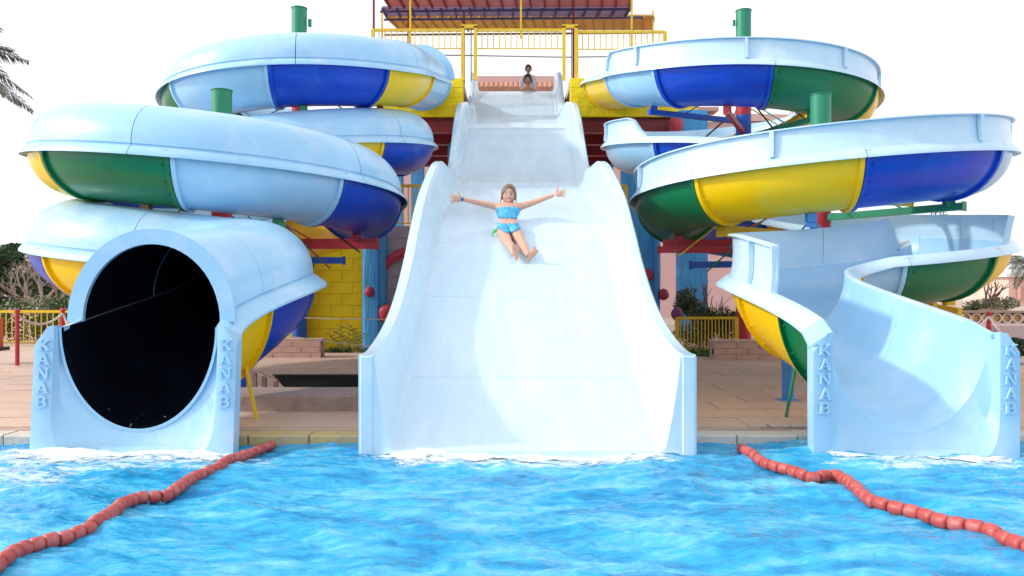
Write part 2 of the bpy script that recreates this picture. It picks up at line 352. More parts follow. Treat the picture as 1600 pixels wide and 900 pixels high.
# paving slabs on the near deck, one mesh shared
SLAB = mat('paving_stone', (0.62, 0.44, 0.34), 0.85, 0.10, 1.6, 0.35, 26, grime_or_sheen=((0.48, 0.34, 0.27), 1.1, 0.50, 0.6))
nn = SLAB.node_tree; oi = nn.nodes.new('ShaderNodeObjectInfo'); pb = nn.nodes['Principled BSDF']; hv = nn.nodes.new('ShaderNodeHueSaturation'); mr = nn.nodes.new('ShaderNodeMapRange')
mr.inputs[3].default_value = 0.95; mr.inputs[4].default_value = 1.05; nn.links.new(oi.outputs['Random'], mr.inputs[0]); nn.links.new(mr.outputs[0], hv.inputs['Value'])
src = pb.inputs['Base Color'].links[0].from_socket; nn.links.new(src, hv.inputs['Color']); nn.links.new(hv.outputs[0], pb.inputs['Base Color'])
pav = thing('paving', None, None, (0, 7.6, DZ)); pav['kind'] = 'structure'
c = MB(); c.box((0, 0, 0), (0.912, 0.542, 0.034)); sm_ = c.mesh('paving_stone', SLAB, smooth=False)
for r_ in range(15):
    for k in range(19): inst('paving_stone', sm_, (-8.3+k*0.92+(0.46 if r_ % 2 else 0), 7.90+r_*0.55, DZ+random.uniform(-0.003, 0.004)), pav)
# coping stones, one mesh shared
cop = thing('pool_coping', 'pale stone coping row along the far pool edge', 'coping', (0, EDGE+0.12, 0)); 
del cop['category']; del cop['label']; cop['kind'] = 'structure'
c = MB(); c.box((0, 0, 0), (0.545, 0.24, 0.10), bev=0.012); cm = c.mesh('coping_stone', COPE, smooth=False)
c = MB(); c.box((0, 0, 0), (0.545, 0.24, 0.10), bev=0.012); cmy = c.mesh('coping_stone', COPEY, smooth=False)
for i in range(-14, 15):
    x = i*0.555+0.1
    inst('coping_stone', cmy if -3.2 < x < -1.1 else cm, (x, EDGE+0.12, DZ-0.045+random.uniform(-0.004, 0.004)), cop)
# strip of blue and white mosaic on the deck
st = MB()
for i in range(120):
    x = 2.35+i*0.020
    if random.random() < 0.15: continue
    sk = 0.018
    st.add([(x, EDGE+0.33, DZ+0.024), (x+0.012, EDGE+0.33, DZ+0.024), (x+0.012+sk, EDGE+0.47, DZ+0.024), (x+sk, EDGE+0.47, DZ+0.024)], [(0, 1, 2, 3)], random.choice([0, 0, 0, 1]))
mo = tag(st.build('mosaic_tile', [mat('mosaic_white', (0.62, 0.64, 0.70), 0.4, 0.05), mat('mosaic_blue', (0.12, 0.18, 0.45), 0.4, 0.1)], poolwall, smooth=False), kind='stuff')

# ================================================================= SPIRAL SLIDES
RC, TR, LIP = 2.05, 0.655, 0.095
class Path:
    def __init__(s, C2, C1, startx, exitx, yend, ztab, mir):
        s.C2 = Vector(C2); s.C1 = Vector(C1); s.sx = startx; s.ex = exitx; s.ye = yend; s.z = ztab; s.m = mir
        s.shift = 0.31 if mir > 0 else 0.21; s.Re = exitx+s.shift-C1[0]; s.bump = 0.22
    def pos(s, a):
        if a < 0:
            t = -a/100; x = s.C2.x+RC+(s.sx-s.C2.x-RC)*sstep(t)+s.bump*math.sin(math.pi*min(1, t*1.25))**2; y = s.C2.y+(22.1-s.C2.y)*t
        elif a < 450:
            w_ = sstep((a-360)/90); c = s.C2.lerp(s.C1+Vector((0, 2*RC)), w_); th = R(-a)
            x = c.x+RC*math.cos(th); y = c.y+RC*math.sin(th)
        elif a < 990:
            th = R(90+a-450); x = s.C1.x+RC*math.cos(th); y = s.C1.y+RC*math.sin(th)
        elif a < 1080:
            th = R(90-(a-990)); x = s.C1.x+s.Re*math.cos(th); y = s.C1.y-RC-s.Re+s.Re*math.sin(th)
        else:
            y0 = s.C1.y-RC-s.Re; x = s.ex+s.shift*(1-sstep((a-1080)/100)); y = y0+(s.ye-y0)*(a-1080)/100
        return Vector((x*s.m, y, cubic(s.z, a)))
    def frame(s, a):
        p = s.pos(a); d = s.pos(min(a+0.5, 1180))-s.pos(a-0.5); d.z = 0; d.normalize()
        return p, Vector((-d.y, d.x, 0)), d      # position, side (left of heading), heading
    def ring(s, a, sec):
        p, sd, d = s.frame(a); return [p+sd*u+Vector((0, 0, v)) for u, v in sec]
    def steps(s, a0, a1, st=5.0):
        n_ = max(1, int(math.ceil((a1-a0)/st))); return [a0+(a1-a0)*i/n_ for i in range(n_+1)]
def lower_sec(r, th, n_=20, dep=1.0):
    o = [(r*math.cos(R(180+180*i/n_)), dep*r*math.sin(R(180+180*i/n_))) for i in range(n_+1)]
    i_ = [((r-th)*math.cos(R(360-180*i/n_)), dep*(r-th)*math.sin(R(360-180*i/n_))) for i in range(n_+1)]
    return o+i_, n_
def depth(a): return 1.0+0.40*sstep((a-1000)/130)
def build_channel(path, root, bounds, inside, a_dep=None):
    """coloured half-pipe sections with a bolted ring at each end"""
    for (a0, a1, ck) in bounds:
        n_ = 20
        mb = MB(); rings = [path.ring(a, lower_sec(TR, 0.03, n_, depth(a))[0]) for a in path.steps(a0+0.05, a1-0.05)]
        mb.loft(rings, True, True, lambda k: 1 if k > n_ else 0); mb.mi[-1] = mb.mi[-2] = 1
        sct = mb.build('channel_section', [CM[ck], inside], root, ang=50)
        for ae, off in ((a0, 1), (a1, -1)):
            if ae < -99 or ae > 1179: continue
            fl = MB(); dp = depth(ae)
            o = [((TR+0.042)*math.cos(R(180+180*i/20)), dp*(TR+0.042)*math.sin(R(180+180*i/20))) for i in range(21)]
            i_ = [((TR-0.004)*math.cos(R(360-180*i/20)), dp*(TR-0.004)*math.sin(R(360-180*i/20))) for i in range(21)]
            fl.loft([path.ring(ae+off*0.15, o+i_), path.ring(ae+off*1.35, o+i_)])
            fl.build('joint_flange', CM[ck], sct, ang=40)
            bl = MB()
            for k in range(9):
                t = R(196+148*k/8); p_, sd, d = path.frame(ae+off*2.2)
                c_ = p_+sd*(TR+0.006)*math.cos(t)+Vector((0, 0, dp*(TR+0.006)*math.sin(t)))
                bl.ell(c_, (0.013, 0.013, 0.013), 6, 4)
            tag(bl.build('bolts', CM[ck], sct), kind='stuff')
def lip_pts(r, sgn, drop=0.05):
    return [(sgn*r, 0.035), (sgn*(r+LIP), 0.035-drop-0.02), (sgn*(r+LIP), 0.015-drop-0.02), (sgn*r, 0.003)]
def lipw(a): return LIP+0.075*sstep((a-1010)/70)
def cover_sec(r, hh, n_=24, LIP=0.095):
    o = [(-r, 0.035), (-r+0.016, 0.040), (-r+0.016, 0.052)]+[(r*math.cos(R(180-180*i/n_)), 0.058+(hh-0.058)*math.sin(R(180*i/n_))) for i in range(n_+1)]+[(r-0.016, 0.052), (r-0.016, 0.040), (r, 0.035)]
    i_ = [((r-0.025)*math.cos(R(180*i/n_)), 0.003+(hh-0.028)*math.sin(R(180*i/n_))) for i in range(n_+1)]
    L = [(-(r+LIP), -0.095), (-(r+LIP), -0.072), (-(r+LIP*.45), -0.005)]
    Rr = [((r+LIP*.45), -0.005), ((r+LIP), -0.072), ((r+LIP), -0.095)]
    return L+o+Rr+i_, n_
def lip_sec(LIP=0.095):
    r = TR
    return [(-(r+LIP), -0.095), (-(r+LIP), -0.072), (-(r+LIP*.45), -0.005), (-r, 0.035), (-(r-0.03), 0.03), (-(r-0.03), 0.0), (-r, 0.003)]

ZT = [(-100, 7.02), (-33, 6.18), (0, 5.84), (45, 5.50), (90, 5.34), (150, 5.20), (180, 5.13), (270, 4.80), (360, 4.41), (450, 3.90), (571, 3.36), (648, 3.05), (727, 2.86), (810, 2.52), (931, 2.02), (990, 1.75), (1080, 1.49), (1180, 1.09)]
def a_of(path, px, lo, hi, rad=TR*0.8, down=0.45, near=True):
    """angle in [lo,hi] at which the outer flank of the channel stands at picture column px"""
    best = None
    for k in range(400):
        a = lo+(hi-lo)*k/399; p_, sd, d = path.frame(a)
        q_ = p_; c_ = path.C2 if a < 405 else path.C1
        out = Vector((p_.x-c_.x*path.m, p_.y-c_.y, 0)); out.normalize()
        v = p_+out*rad-Vector((0, 0, down)); e_ = abs(800+F*v.x/v.y-px)
        if best is None or e_ < best[0]: best = (e_, a)
    return best[1]
LP = Path((-4.34, 16.6), (-4.46, 12.55), -2.40, -3.265, 7.27, ZT, 1)
RP = Path((-4.65, 16.6), (-4.66, 12.52), -2.85, -3.39, 7.08, ZT, -1); RP.bump = 0.34

def make_exit(path, root, zt, yf, hw, liner, lean=0.0):
    cx = path.ex*path.m; iw = hw-0.165; yb = path.ye+0.02; pz = path.pos(1178).z; yd = yf+0.13
    N = 40; rows = [[] for _ in range(8)]; lin = [[] for _ in range(6)]
    for i in range(N+1):
        t = R(180+180*i/N); c_, s_ = math.cos(t), math.sin(t)
        def se(a, b_, nn): return (math.copysign(abs(c_)**(2/nn), c_)*a, -abs(s_)**(2/nn)*b_)
        A = Vector((cx+(TR-0.033)*c_, yb+0.06, pz+(TR-0.036)*depth(1180)*s_)); A2 = A+Vector((0, -0.10, -0.012*abs(s_)))
        D = Vector((cx+0.672*c_, yd, zt-0.02+(zt-0.19)*s_))
        lin[0].append(A)
        for k in range(1, 6):
            u = (k-1)/4; v = A2.lerp(D, u); lin[k].append(v)
        x, z = se(iw, zt+0.06, 7.5); f_ = Vector((cx+x, yf, zt+z))
        rows[0].append(D+Vector((0, 0.02, 0))); rows[1].append(D)
        m_ = D.lerp(f_, 0.62); m_.y += 0.035; m_.z += 0.0*abs(s_); rows[2].append(m_); rows[3].append(f_)
        x, z = se(hw, zt+0.30, 14); zz = zt+z
        rows[4].append(Vector((cx+x*0.87, yf-0.012, min(zz, zt-0.008)))); rows[5].append(Vector((cx+x, yf, min(zz, zt-0.17) if abs(x) > hw*0.97 else zz)))
        rows[6].append(Vector((cx+x, yf+0.14, min(zz, zt-0.09)))); rows[7].append(Vector((cx+0.70*c_, yf+0.22, zt-0.03+(zt-0.15)*s_)))
    for r_ in rows:
        for v in r_: v.y += lean*v.z/zt
    mb = MB(); mb.loft(rows+[rows[0]], closed=False, caps=False)
    for e_ in (0, N):
        f = list(range(8)) if e_ == 0 else list(reversed(range(8)))
        mb.add([r_[e_] for r_ in rows], [tuple(f)])
    ex = mb.build('exit_frame', SKYB, root, ang=24)
    out = [[v+Vector((0.0, 0, 0))+Vector(((v.x-cx)*0.035, 0, (v.z-zt)*0.035)) for v in r_] for r_ in reversed(lin)]
    lb = MB(); lb.loft(lin+out+[lin[0]], closed=False, caps=False, mifn=None)
    for sg in (-1, 1):
        LS = lip_sec(lipw(1180)) if sg < 0 else [(-u, v) for u, v in reversed(lip_sec(lipw(1180)))]
        r0 = path.ring(1179.4, LS); p0 = path.pos(1179.4); sd0 = path.frame(1179.4)[1]
        r1 = [Vector((cx+(v.x-p0.x)*1.06, yf+0.07+lean, zt+(v.z-p0.z)*1.0-0.052)) for v in r0]
        rm = MB(); rm.loft([r0, r1]); rm.build('rim_flange', SKYB, root, ang=40)
    nf = len(lb.f); per = N
    for q_ in range(5*per, nf): lb.mi[q_] = 1
    lb.build('exit_channel', [liner, SKYB], root, ang=50)
    return ex, cx, hw, iw
# slab serif capitals from straight strokes, in a unit box
def bars(L):
    T = 0.15
    if L == 'K': return [((.22, 0), (.22, 1), .2), ((.28, .42), (.80, 1), .17), ((.40, .55), (.84, 0), .2), ((.02, .05), (.42, .05), .1), ((.02, .95), (.42, .95), .1), ((.62, .95), (.98, .95), .1), ((.62, .05), (1.02, .05), .1)]
    if L == 'A': return [((.5, 1), (.16, 0), .14), ((.5, 1), (.84, 0), .2), ((.28, .32), (.72, .32), .1), ((-.02, .05), (.34, .05), .1), ((.64, .05), (1.04, .05), .1)]
    if L == 'N': return [((.18, 0), (.18, 1), .14), ((.18, 1), (.82, 0), .2), ((.82, 0), (.82, 1), .14), ((0, .95), (.3, .95), .1), ((0, .05), (.36, .05), .1), ((.64, .95), (1, .95), .1)]
    if L == 'B': return [((.22, 0), (.22, 1), .2), ((.02, .05), (.65, .05), .1), ((.02, .95), (.62, .95), .1), ((.22, .52), (.66, .52), .1), ((.62, .95), (.78, .74), .17), ((.78, .76), (.64, .52), .17), ((.64, .52), (.86, .28), .19), ((.86, .28), (.62, .05), .17)]
def letters(parent, cx, y, ztop, w_=0.108, h_=0.092, pitch=0.122, lean=0.0):
    for i, L in enumerate('KANAB'):
        mb = MB(); z0 = ztop-pitch*i-h_; d0 = 0.012
        for k, (a, b_, t) in enumerate(bars(L)):
            A = Vector((cx-w_/2+a[0]*w_, y-0.008+0.0006*k, z0+a[1]*h_)); B = Vector((cx-w_/2+b_[0]*w_, y-0.008+0.0006*k, z0+b_[1]*h_))
            dd = B-A; L_ = dd.length; dd.normalize(); sd = Vector((dd.z, 0, -dd.x)); hwid = t*w_*0.66
            q0 = [A+sd*hwid, A-sd*hwid, B-sd*hwid, B+sd*hwid]
            fr = [v*1.0 for v in [A+sd*hwid*.7, A-sd*hwid*.7, B-sd*hwid*.7, B+sd*hwid*.7]]
            for v in fr: v.y -= 0.003
            for v in q0: v.y += 0.012
            for v in q0+fr: v.y += lean*v.z
            mb.add(q0+fr, [(4, 5, 6, 7), (0, 1, 5, 4), (1, 2, 6, 5), (2, 3, 7, 6), (3, 0, 4, 7), (3, 2, 1, 0)])
        mb.build('raised_letter', SKYB, parent, smooth=False)

# ---- left: closed tube slide
lroot = thing('tube_slide', 'closed light blue spiral tube slide with black round mouth, left of the wide slide', 'water slide', (-3.07, 7.1, 0))
LB = [-100, -38, a_of(LP, 694, 0, 80), a_of(LP, 600, 20, 120), a_of(LP, 422, 60, 170), a_of(LP, 268, 100, 158)-8, 215, 272, 330, a_of(LP, 595, 350, 449), 470, 515]
a1, a2, a3 = a_of(LP, 66, 577, 640)+9, a_of(LP, 272, 570, 690), a_of(LP, 525, 620, 720)
LB += [a1, a2, a3, 738, 795, 860, a_of(LP, 70, 938, 990)+7, 985, 1062, 1122, 1180]
LCOL = ['G', 'L', 'Y', 'B', 'L', 'G', 'Y', 'L', 'B', 'Y', 'L', 'Y', 'G', 'L', 'B', 'Y', 'B', 'B', 'Y', 'L', 'B', 'Y']
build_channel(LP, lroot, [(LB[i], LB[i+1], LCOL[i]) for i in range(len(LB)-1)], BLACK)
# covers
sec, n_ = cover_sec(TR, 0.66)
cb = [-33, 22, 78, 135, 190, 245, 300, 352, 372, 392, 450, 505, 560, 625, 690, 745, 800, 860, 920, 985, 1065, 1130, 1180]
for i in range(len(cb)-1):
    a0, a1_ = cb[i]+0.13, cb[i+1]-0.13
    mb = MB(); no = 3+3+n_+1+3+3
    rings = []
    for a in path_steps if False else LP.steps(a0, a1_):
        hh = 0.655+0.08*sstep((a-1080)/90); sc_, _ = cover_sec(TR, hh, 24, lipw(a)); rings.append(LP.ring(a, sc_))
    mb.loft(rings, True, True, lambda k: 1 if k >= no else 0)
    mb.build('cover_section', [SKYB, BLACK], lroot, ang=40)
for sg in (-1, 1):
    mb = MB(); mb.tube([LP.frame(a)[0]+LP.frame(a)[1]*sg*(TR-0.034)+Vector((0, 0, 0.015)) for a in LP.steps(1000, 1179, 6)], 0.007, 6); mb.build('inside_seam', mat('seam_grey', (0.10, 0.10, 0.11), 0.6), lroot)
# entrance ring and mouth ring
for a, hh, w_, r2 in ((-33, 0.66, -3, 0.15), (1179.2, 0.735, 2.4, 0.11)):
    mb = MB(); o = [((TR+r2)*math.cos(R(180*i/28)), (hh+r2)*math.sin(R(180*i/28))) for i in range(29)]
    i_ = [((TR-0.03)*math.cos(R(180-180*i/28)), (hh-0.03)*math.sin(R(180-180*i/28))) for i in range(29)]
    mb.loft([LP.ring(min(a, 1179.4), o+i_), [v-LP.frame(a)[2]*(-0.045) for v in LP.ring(min(a, 1179.4), o+i_)]])
    mb.build('mouth_rim', SKYB, lroot, ang=40)
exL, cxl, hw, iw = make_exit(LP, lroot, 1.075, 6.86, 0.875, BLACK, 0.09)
for s_ in (-1, 1): letters(exL, cxl+s_*0.785+0.010, 6.833, 0.955, lean=0.084)

# ---- right: open flume slide
rroot = thing('open_slide', 'open light blue spiral flume slide with high splash walls, right of the wide slide', 'water slide', (3.43, 7.0, 0))
RB = [-100, -38, a_of(RP, 943, 0, 60), a_of(RP, 1030, 10, 100), a_of(RP, 1206, 60, 170), a_of(RP, 1362, 100, 158)-8, 210, 270, 322, a_of(RP, 1028, 350, 449), 462, 515,
      a_of(RP, 1556, 577, 640)+5, a_of(RP, 1347, 570, 690), a_of(RP, 1096, 620, 730), 742, 800, 872, a_of(RP, 1546, 938, 960)+3, a_of(RP, 1408, 955, 990), 1020, 1085, 1132, 1180]
RCOL = ['Y', 'G', 'Y', 'L', 'B', 'G', 'Y', 'B', 'L', 'B', 'Y', 'L', 'L', 'B', 'Y', 'G', 'B', 'Y', 'Y', 'G', 'L', 'Y', 'G']
RCOL = ['G', 'Y', 'L', 'B', 'G', 'Y', 'B', 'G', 'L', 'B', 'Y', 'L', 'B', 'Y', 'G', 'B', 'Y', 'Y', 'G', 'L', 'Y', 'Y', 'G']
build_channel(RP, rroot, [(RB[i], RB[i+1], RCOL[i]) for i in range(len(RB)-1)], SKYB)
for i in range(0, len(RB)-1):
    for sg in (-1, 1):
        mb = MB()
        LS = lambda a: lip_sec(lipw(a)) if sg < 0 else [(-u, v) for u, v in reversed(lip_sec(lipw(a)))]
        mb.loft([RP.ring(a, LS(a)) for a in RP.steps(RB[i]+0.1, RB[i+1]-0.1)])
        mb.build('rim_flange', PALE, rroot, ang=40)
def guard(a0, a1, side, hgt, t0=8, t1=8, big=False):
    mb = MB(); rings = []
    st_ = RP.steps(a0, a1, 4)
    for a in st_:
        h_ = hgt*(0.12+0.88*sstep((a-a0)/t0) if t0 else 1)*(0.12+0.88*sstep((a1-a)/t1) if t1 else 1)
        r0 = TR-0.005; s_ = [(r0, 0.03), (r0-0.025, h_*0.35), (r0-0.03, h_*0.7), (r0-0.025, h_), (r0+0.03, h_-0.012), (r0+0.03, h_+0.006), (r0-0.045, h_+0.015), (r0-0.05, h_*0.7), (r0-0.045, h_*0.35), (r0-0.025, 0.03)]
        s_ = [(side*u, v) for u, v in s_]
        if side > 0: s_ = list(reversed(s_))
        rings.append(RP.ring(a, s_))
    mb.loft(rings); g_ = mb.build('splash_guard', PALE, rroot, ang=40)
    for a, tt in ((a0, t0), (a1, t1)):
        if tt: continue
        rb = MB()
        pr = [(TR-0.004, 0.04), (TR+0.045, 0.04), (TR+0.028, hgt*0.5), (TR+0.035, hgt), (TR-0.03, hgt)]
        pr = [(side*u, v) for u, v in pr]
        rb.loft([RP.ring(a-0.45, pr), RP.ring(a+0.45, pr)])
        rb.build('guard_joint', PALE, g_, smooth=False)
gb = [2, 32, 78, 118, 158, 200, 255, 310, 360, 398]
for i in range(len(gb)-1): guard(gb[i]+.1, gb[i+1]-.1, -1, 0.40, 6 if i == 0 else 0, 10 if i == len(gb)-2 else 0)
gb = [462, 505, 560, 602, 660, 715, 770, 830, 890, 946]
for i in range(len(gb)-1): guard(gb[i]+.1, gb[i+1]-.1, 1, 0.38, 12 if i == 0 else 0, 7 if i == len(gb)-2 else 0)
gb = [953, 1000, 1050, 1100, 1126]
for i in range(len(gb)-1): guard(gb[i]+.1, gb[i+1]-.1, -1, 0.50, 12 if i == 0 else 0, 0)
exR, cxr, hw, iw = make_exit(RP, rroot, 1.03, 6.70, 0.865, SKYB)
for s_ in (-1, 1): letters(exR, cxr+s_*0.775, 6.676, 0.93, lean=0.0)

# ================================================================= WIDE SLIDE
wroot = thing('wide_slide', 'wide white and pale blue humped slide in the middle with a girl on it', 'water slide', (0.13, 6.9, 0))
FLR = [(6.72, 0.03), (6.95, 0.09), (7.3, 0.20), (8.0, 0.48), (8.6, 0.74), (9.2, 1.03), (9.68, 1.30), (10.3, 1.67), (10.87, 2.01), (11.6, 2.36), (12.8, 2.77), (14.3, 3.16), (15.2, 3.36), (16.0, 3.66), (17.5, 4.42), (18.4, 4.93), (18.86, 5.18), (18.95, 5.20), (19.6, 5.34), (20.5, 5.50), (21.5, 5.72), (22.6, 6.22), (23.7, 6.92), (24.6, 7.42), (25.0, 7.54), (26.6, 7.62)]
TOP = [(6.72, 0.84), (6.95, 0.85), (7.33, 0.90), (7.9, 1.02), (8.58, 1.25), (9.5, 1.74), (10.1, 2.16), (11.0, 2.70), (11.86, 3.06), (12.8, 3.40), (13.6, 3.55), (14.3, 3.60), (15.2, 3.66), (15.9, 3.82), (17.0, 4.55), (17.9, 5.24), (18.8, 5.72), (19.7, 5.97), (20.8, 6.24), (21.7, 6.42), (22.4, 6.50), (23.2, 6.72), (24.2, 7.45), (25.2, 8.2), (26.6, 8.5)]
def flz(y): return cubic(FLR, y)
def wsec(y):
    f = flz(y); t = cubic(TOP, y); hgt = t-f; C = []
    left = [(1.42, f-0.30), (1.42, t-0.02), (1.40, t+0.0), (1.31, t+0.0), (1.285, t-0.03), (1.262, f+hgt*0.7), (1.225, f+hgt*0.4), (1.185, f+hgt*0.16), (1.165, f+0.035), (1.135, f+0.006), (1.09, f)]
    for u, z in left: C.append((0.13-u, y, z))
    C.append((0.13, y, f-0.0))
    for u, z in reversed(left): C.append((0.13+u, y, z))
    return C
wb = [6.72, 8.05, 9.68, 10.87, 12.8, 15.2, 17.0, 18.9, 21.4, 24.0, 26.6]
for i in range(len(wb)-1):
    y0, y1 = wb[i]+(0.003 if i else 0), wb[i+1]-0.003; k = max(4, int((y1-y0)/0.11))
    mb = MB(); mb.loft([wsec(y0+(y1-y0)*j/k) for j in range(k+1)])
    mb.build('slide_section', WET, wroot, ang=38)
# front foot so that the slide closes down to the water
for s_ in (-1, 1):
    mb = MB(); mb.box((0.13+s_*1.353, 6.775, 0.33), (0.128, 0.13, 1.02), bev=0.02); mb.build('end_post', PALE, wroot, smooth=False)
# steel legs under the wide slide
for y in (9.5, 13.0, 16.9):
    for s_ in (-1, 1):
        mb = MB(); mb.tube([(0.13+s_*1.1, y, DZ), (0.13+s_*1.1, y, flz(y)-0.28)], 0.07, 10); mb.build('leg', PBLM, wroot)

# ================================================================= SUPPORT POLES
def pole(label, x, y, ztop, segs, r=0.155):
    t = thing('support_pole', label, 'support pole', (x, y, DZ), 'steel poles that carry the spiral slides')
    b_ = MB(); b_.box((x, y, DZ+0.015), (0.6, 0.6, 0.03)); b_.build('base_plate', PBLU, t, smooth=False)
    z = DZ+0.03
    for zt_, m_ in segs:
        c_ = MB(); c_.tube([(x, y, z), (x, y, zt_)], r, 28); c_.build('pole_section', m_, t, ang=40); z = zt_+0.001
    b_ = MB(); b_.tube([(x, y, z), (x, y, z+0.012)], r+0.012, 28); b_.build('pole_cap', segs[-1][1], t, ang=40)
    return t
def arm(t, p0, p1, m_, w_=0.085, h_=0.10):
    mb = MB(); mb.beam(p0, p1, w_, h_); a = mb.build('support_arm', m_, t, smooth=False)
    e_ = MB(); d = (Vector(p1)-Vector(p0)).normalized(); e_.beam(Vector(p1), Vector(p1)+d*0.012, w_+0.03, h_+0.03); e_.build('end_plate', m_, a, smooth=False)
def rod(t, p0, p1, m_, r=0.014):
    mb = MB(); mb.tube([p0, p1], r, 6); mb.build('tie_rod', m_, t)
pl = pole('green topped steel pole inside the near coil of the closed tube slide', -4.57, 12.6, 4.5, [(1.9, PBLU), (3.2, PRED), (4.50, PGRN)])
C = Vector((-4.57, 12.6, 0))
def atz(p, z): return Vector((p[0], p[1], z))
def under(path, a, dz=-0.04): q_ = path.pos(a); return Vector((q_.x, q_.y, q_.z-TR-0.08+dz))
def armto(t, c, path, a, m_, ext=1.0, dz=0.0):
    u = under(path, a); d = Vector((u.x-c.x, u.y-c.y, 0)); p1 = Vector((c.x+d.x*ext, c.y+d.y*ext, u.z+dz))
    arm(t, Vector((c.x, c.y, u.z+dz+0.0)), p1, m_)
    rod(t, Vector((c.x, c.y, u.z+0.85)), Vector((c.x+d.x*0.7, c.y+d.y*0.7, u.z+dz)), m_)
    j = MB(); j.box((u.x, u.y, u.z+0.06+dz*0.5), (0.12, 0.12, 0.11)); j.build('saddle', m_, t, smooth=False)
armto(pl, C, LP, 545, PBLU, 1.08); armto(pl, C, LP, 620, PBRN, 1.0); armto(pl, C, LP, 668, PGRN, 1.05); armto(pl, C, LP, 716, PRED, 1.15); armto(pl, C, LP, 500, PYEL)
armto(pl, C, LP, 790, PBLU, 1.1); armto(pl, C, LP, 870, PGRN, 1.05); armto(pl, C, LP, 945, PRED, 1.0)
arm(pl, P(362, 384, 12.6), P(590, 384, 12.3), PRED); arm(pl, P(362, 406, 12.6), P(537, 407, 12.4), PBLU)
rod(pl, P(410, 318, 12.2), P(515, 419, 12.3), PBRN); rod(pl, P(497, 345, 12.0), P(562, 394, 12.3), STEEL)
pr = pole('green topped steel pole inside the far coil of the closed tube slide', -4.42, 16.62, 7.2, [(3.4, PBLU), (5.3, PRED), (7.20, PGRN)])
C = Vector((-4.42, 16.62, 0))
for a, m_ in ((30, PRED), (75, PGRN), (130, PBLU), (190, PYEL), (250, PGRN), (310, PRED), (380, PBLU), (420, PGRN)): armto(pr, C, LP, a, m_, 1.05)
mb = MB(); mb.box(P(484, 36, 16.6), (0.07, 0.03, 0.16)); mb.build('lug', PGRN, pr, smooth=False)
arm(pr, P(482, 160, 16.6), P(548, 158, 15.5), PGRN); 
p3 = pole('green topped steel pole inside the near coil of the open flume slide', 4.86, 12.6, 4.43, [(1.9, PBLM), (3.2, PRED), (4.43, PGRN)])
C = Vector((4.86, 12.6, 0))
armto(p3, C, RP, 590, PGRN, 1.1); armto(p3, C, RP, 650, PBLM, 1.0); armto(p3, C, RP, 720, PRED, 1.1); armto(p3, C, RP, 520, PYEL)
armto(p3, C, RP, 800, PBLU); armto(p3, C, RP, 880, PGRN); armto(p3, C, RP, 950, PYEL, 0.9)
arm(p3, P(1270, 374, 12.6), P(1125, 360, 11.6), PYEL, 0.1, 0.17); arm(p3, P(1266, 391, 12.6), P(1030, 390, 12.3), PRED); arm(p3, P(1266, 411, 12.6), P(1080, 414, 12.2), PBLU)
rod(p3, P(1200, 338, 12.2), P(1105, 424, 12.2), PGRN); rod(p3, P(1176, 342, 12.0), P(1140, 388, 12.1), PBLM); rod(p3, P(1130, 345, 12.6), P(1060, 400, 12.2), PYEL)
arm(p3, P(1500, 488, 11.6), P(1440, 478, 12.2), PYEL, 0.1, 0.12)
p4 = pole('green topped steel pole inside the far coil of the open flume slide', 4.81, 16.62, 7.15, [(3.0, PRED), (4.98, PBLU), (5.35, PRED), (7.15, PGRN)])
C = Vector((4.81, 16.62, 0))
for a, m_ in ((25, PBLU), (70, PRED), (115, PGRN), (175, PYEL), (235, PBLU), (300, PYEL), (370, PGRN), (430, PRED)): armto(p4, C, RP, a, m_, 1.05)
mb = MB(); mb.box(P(1147, 36, 16.6), (0.05, 0.03, 0.12)); mb.box(P(1144, 64, 16.5), (0.09, 0.03, 0.05)); mb.build('lug', PGRN, p4, smooth=False)
rod(p4, P(1176, 160, 15.2), P(1212, 206, 15.6), STEEL, 0.016); rod(p4, P(1130, 190, 15.4), P(1096, 220, 15.8), STEEL, 0.016); rod(p4, P(1230, 166, 15.2), P(1262, 188, 15.8), STEEL, 0.014)

# short struts near the mouths
t = thing('strut', 'thin yellow bent strut under the mouth of the closed tube slide', 'strut', P(400, 656, 8.1))
mb = MB(); mb.tube([P(384, 566, 8.15), P(386, 585, 8.12), P(401, 655, 8.1)], 0.022, 8); mb.build('leg', PYEL, t)
mb = MB(); mb.box(P(388, 657, 8.1), (0.24, 0.07, 0.03)); mb.build('foot_plate', RUST, t, smooth=False)
t = thing('post', 'short blue steel post behind the yellow strut', 'post', (-3.36, 9.95, DZ))
mb = MB(); mb.tube([(-3.36, 9.95, DZ), (-3.36, 9.95, 0.72)], 0.055, 14); mb.build('upright', PBLU, t)
mb = MB(); mb.box((-3.36, 9.95, DZ+0.012), (0.2, 0.2, 0.02)); mb.build('foot_plate', PBLU, t, smooth=False)
t = thing('strut', 'thin green forked strut under the mouth of the open flume slide', 'strut', P(1228, 653, 8.2))
mb = MB(); mb.tube([P(1244, 567, 8.2), P(1228, 653, 8.2)], 0.017, 8); mb.build('leg', PGRN, t)
mb = MB(); mb.tube([P(1244, 567, 8.2), P(1266, 600, 7.9)], 0.016, 8); mb.build('brace', PGRN, t)
t = thing('post', 'light blue steel post behind the green strut', 'post', P(1231, 626, 9.45))
mb = MB(); q0 = P(1231, 626, 9.45); mb.tube([q0, (q0.x, q0.y, 0.74)], 0.07, 16); mb.build('upright', PBLM, t)
mb = MB(); mb.box((q0.x, q0.y, DZ+0.012), (0.24, 0.24, 0.02)); mb.build('foot_plate', PBLM, t, smooth=False)

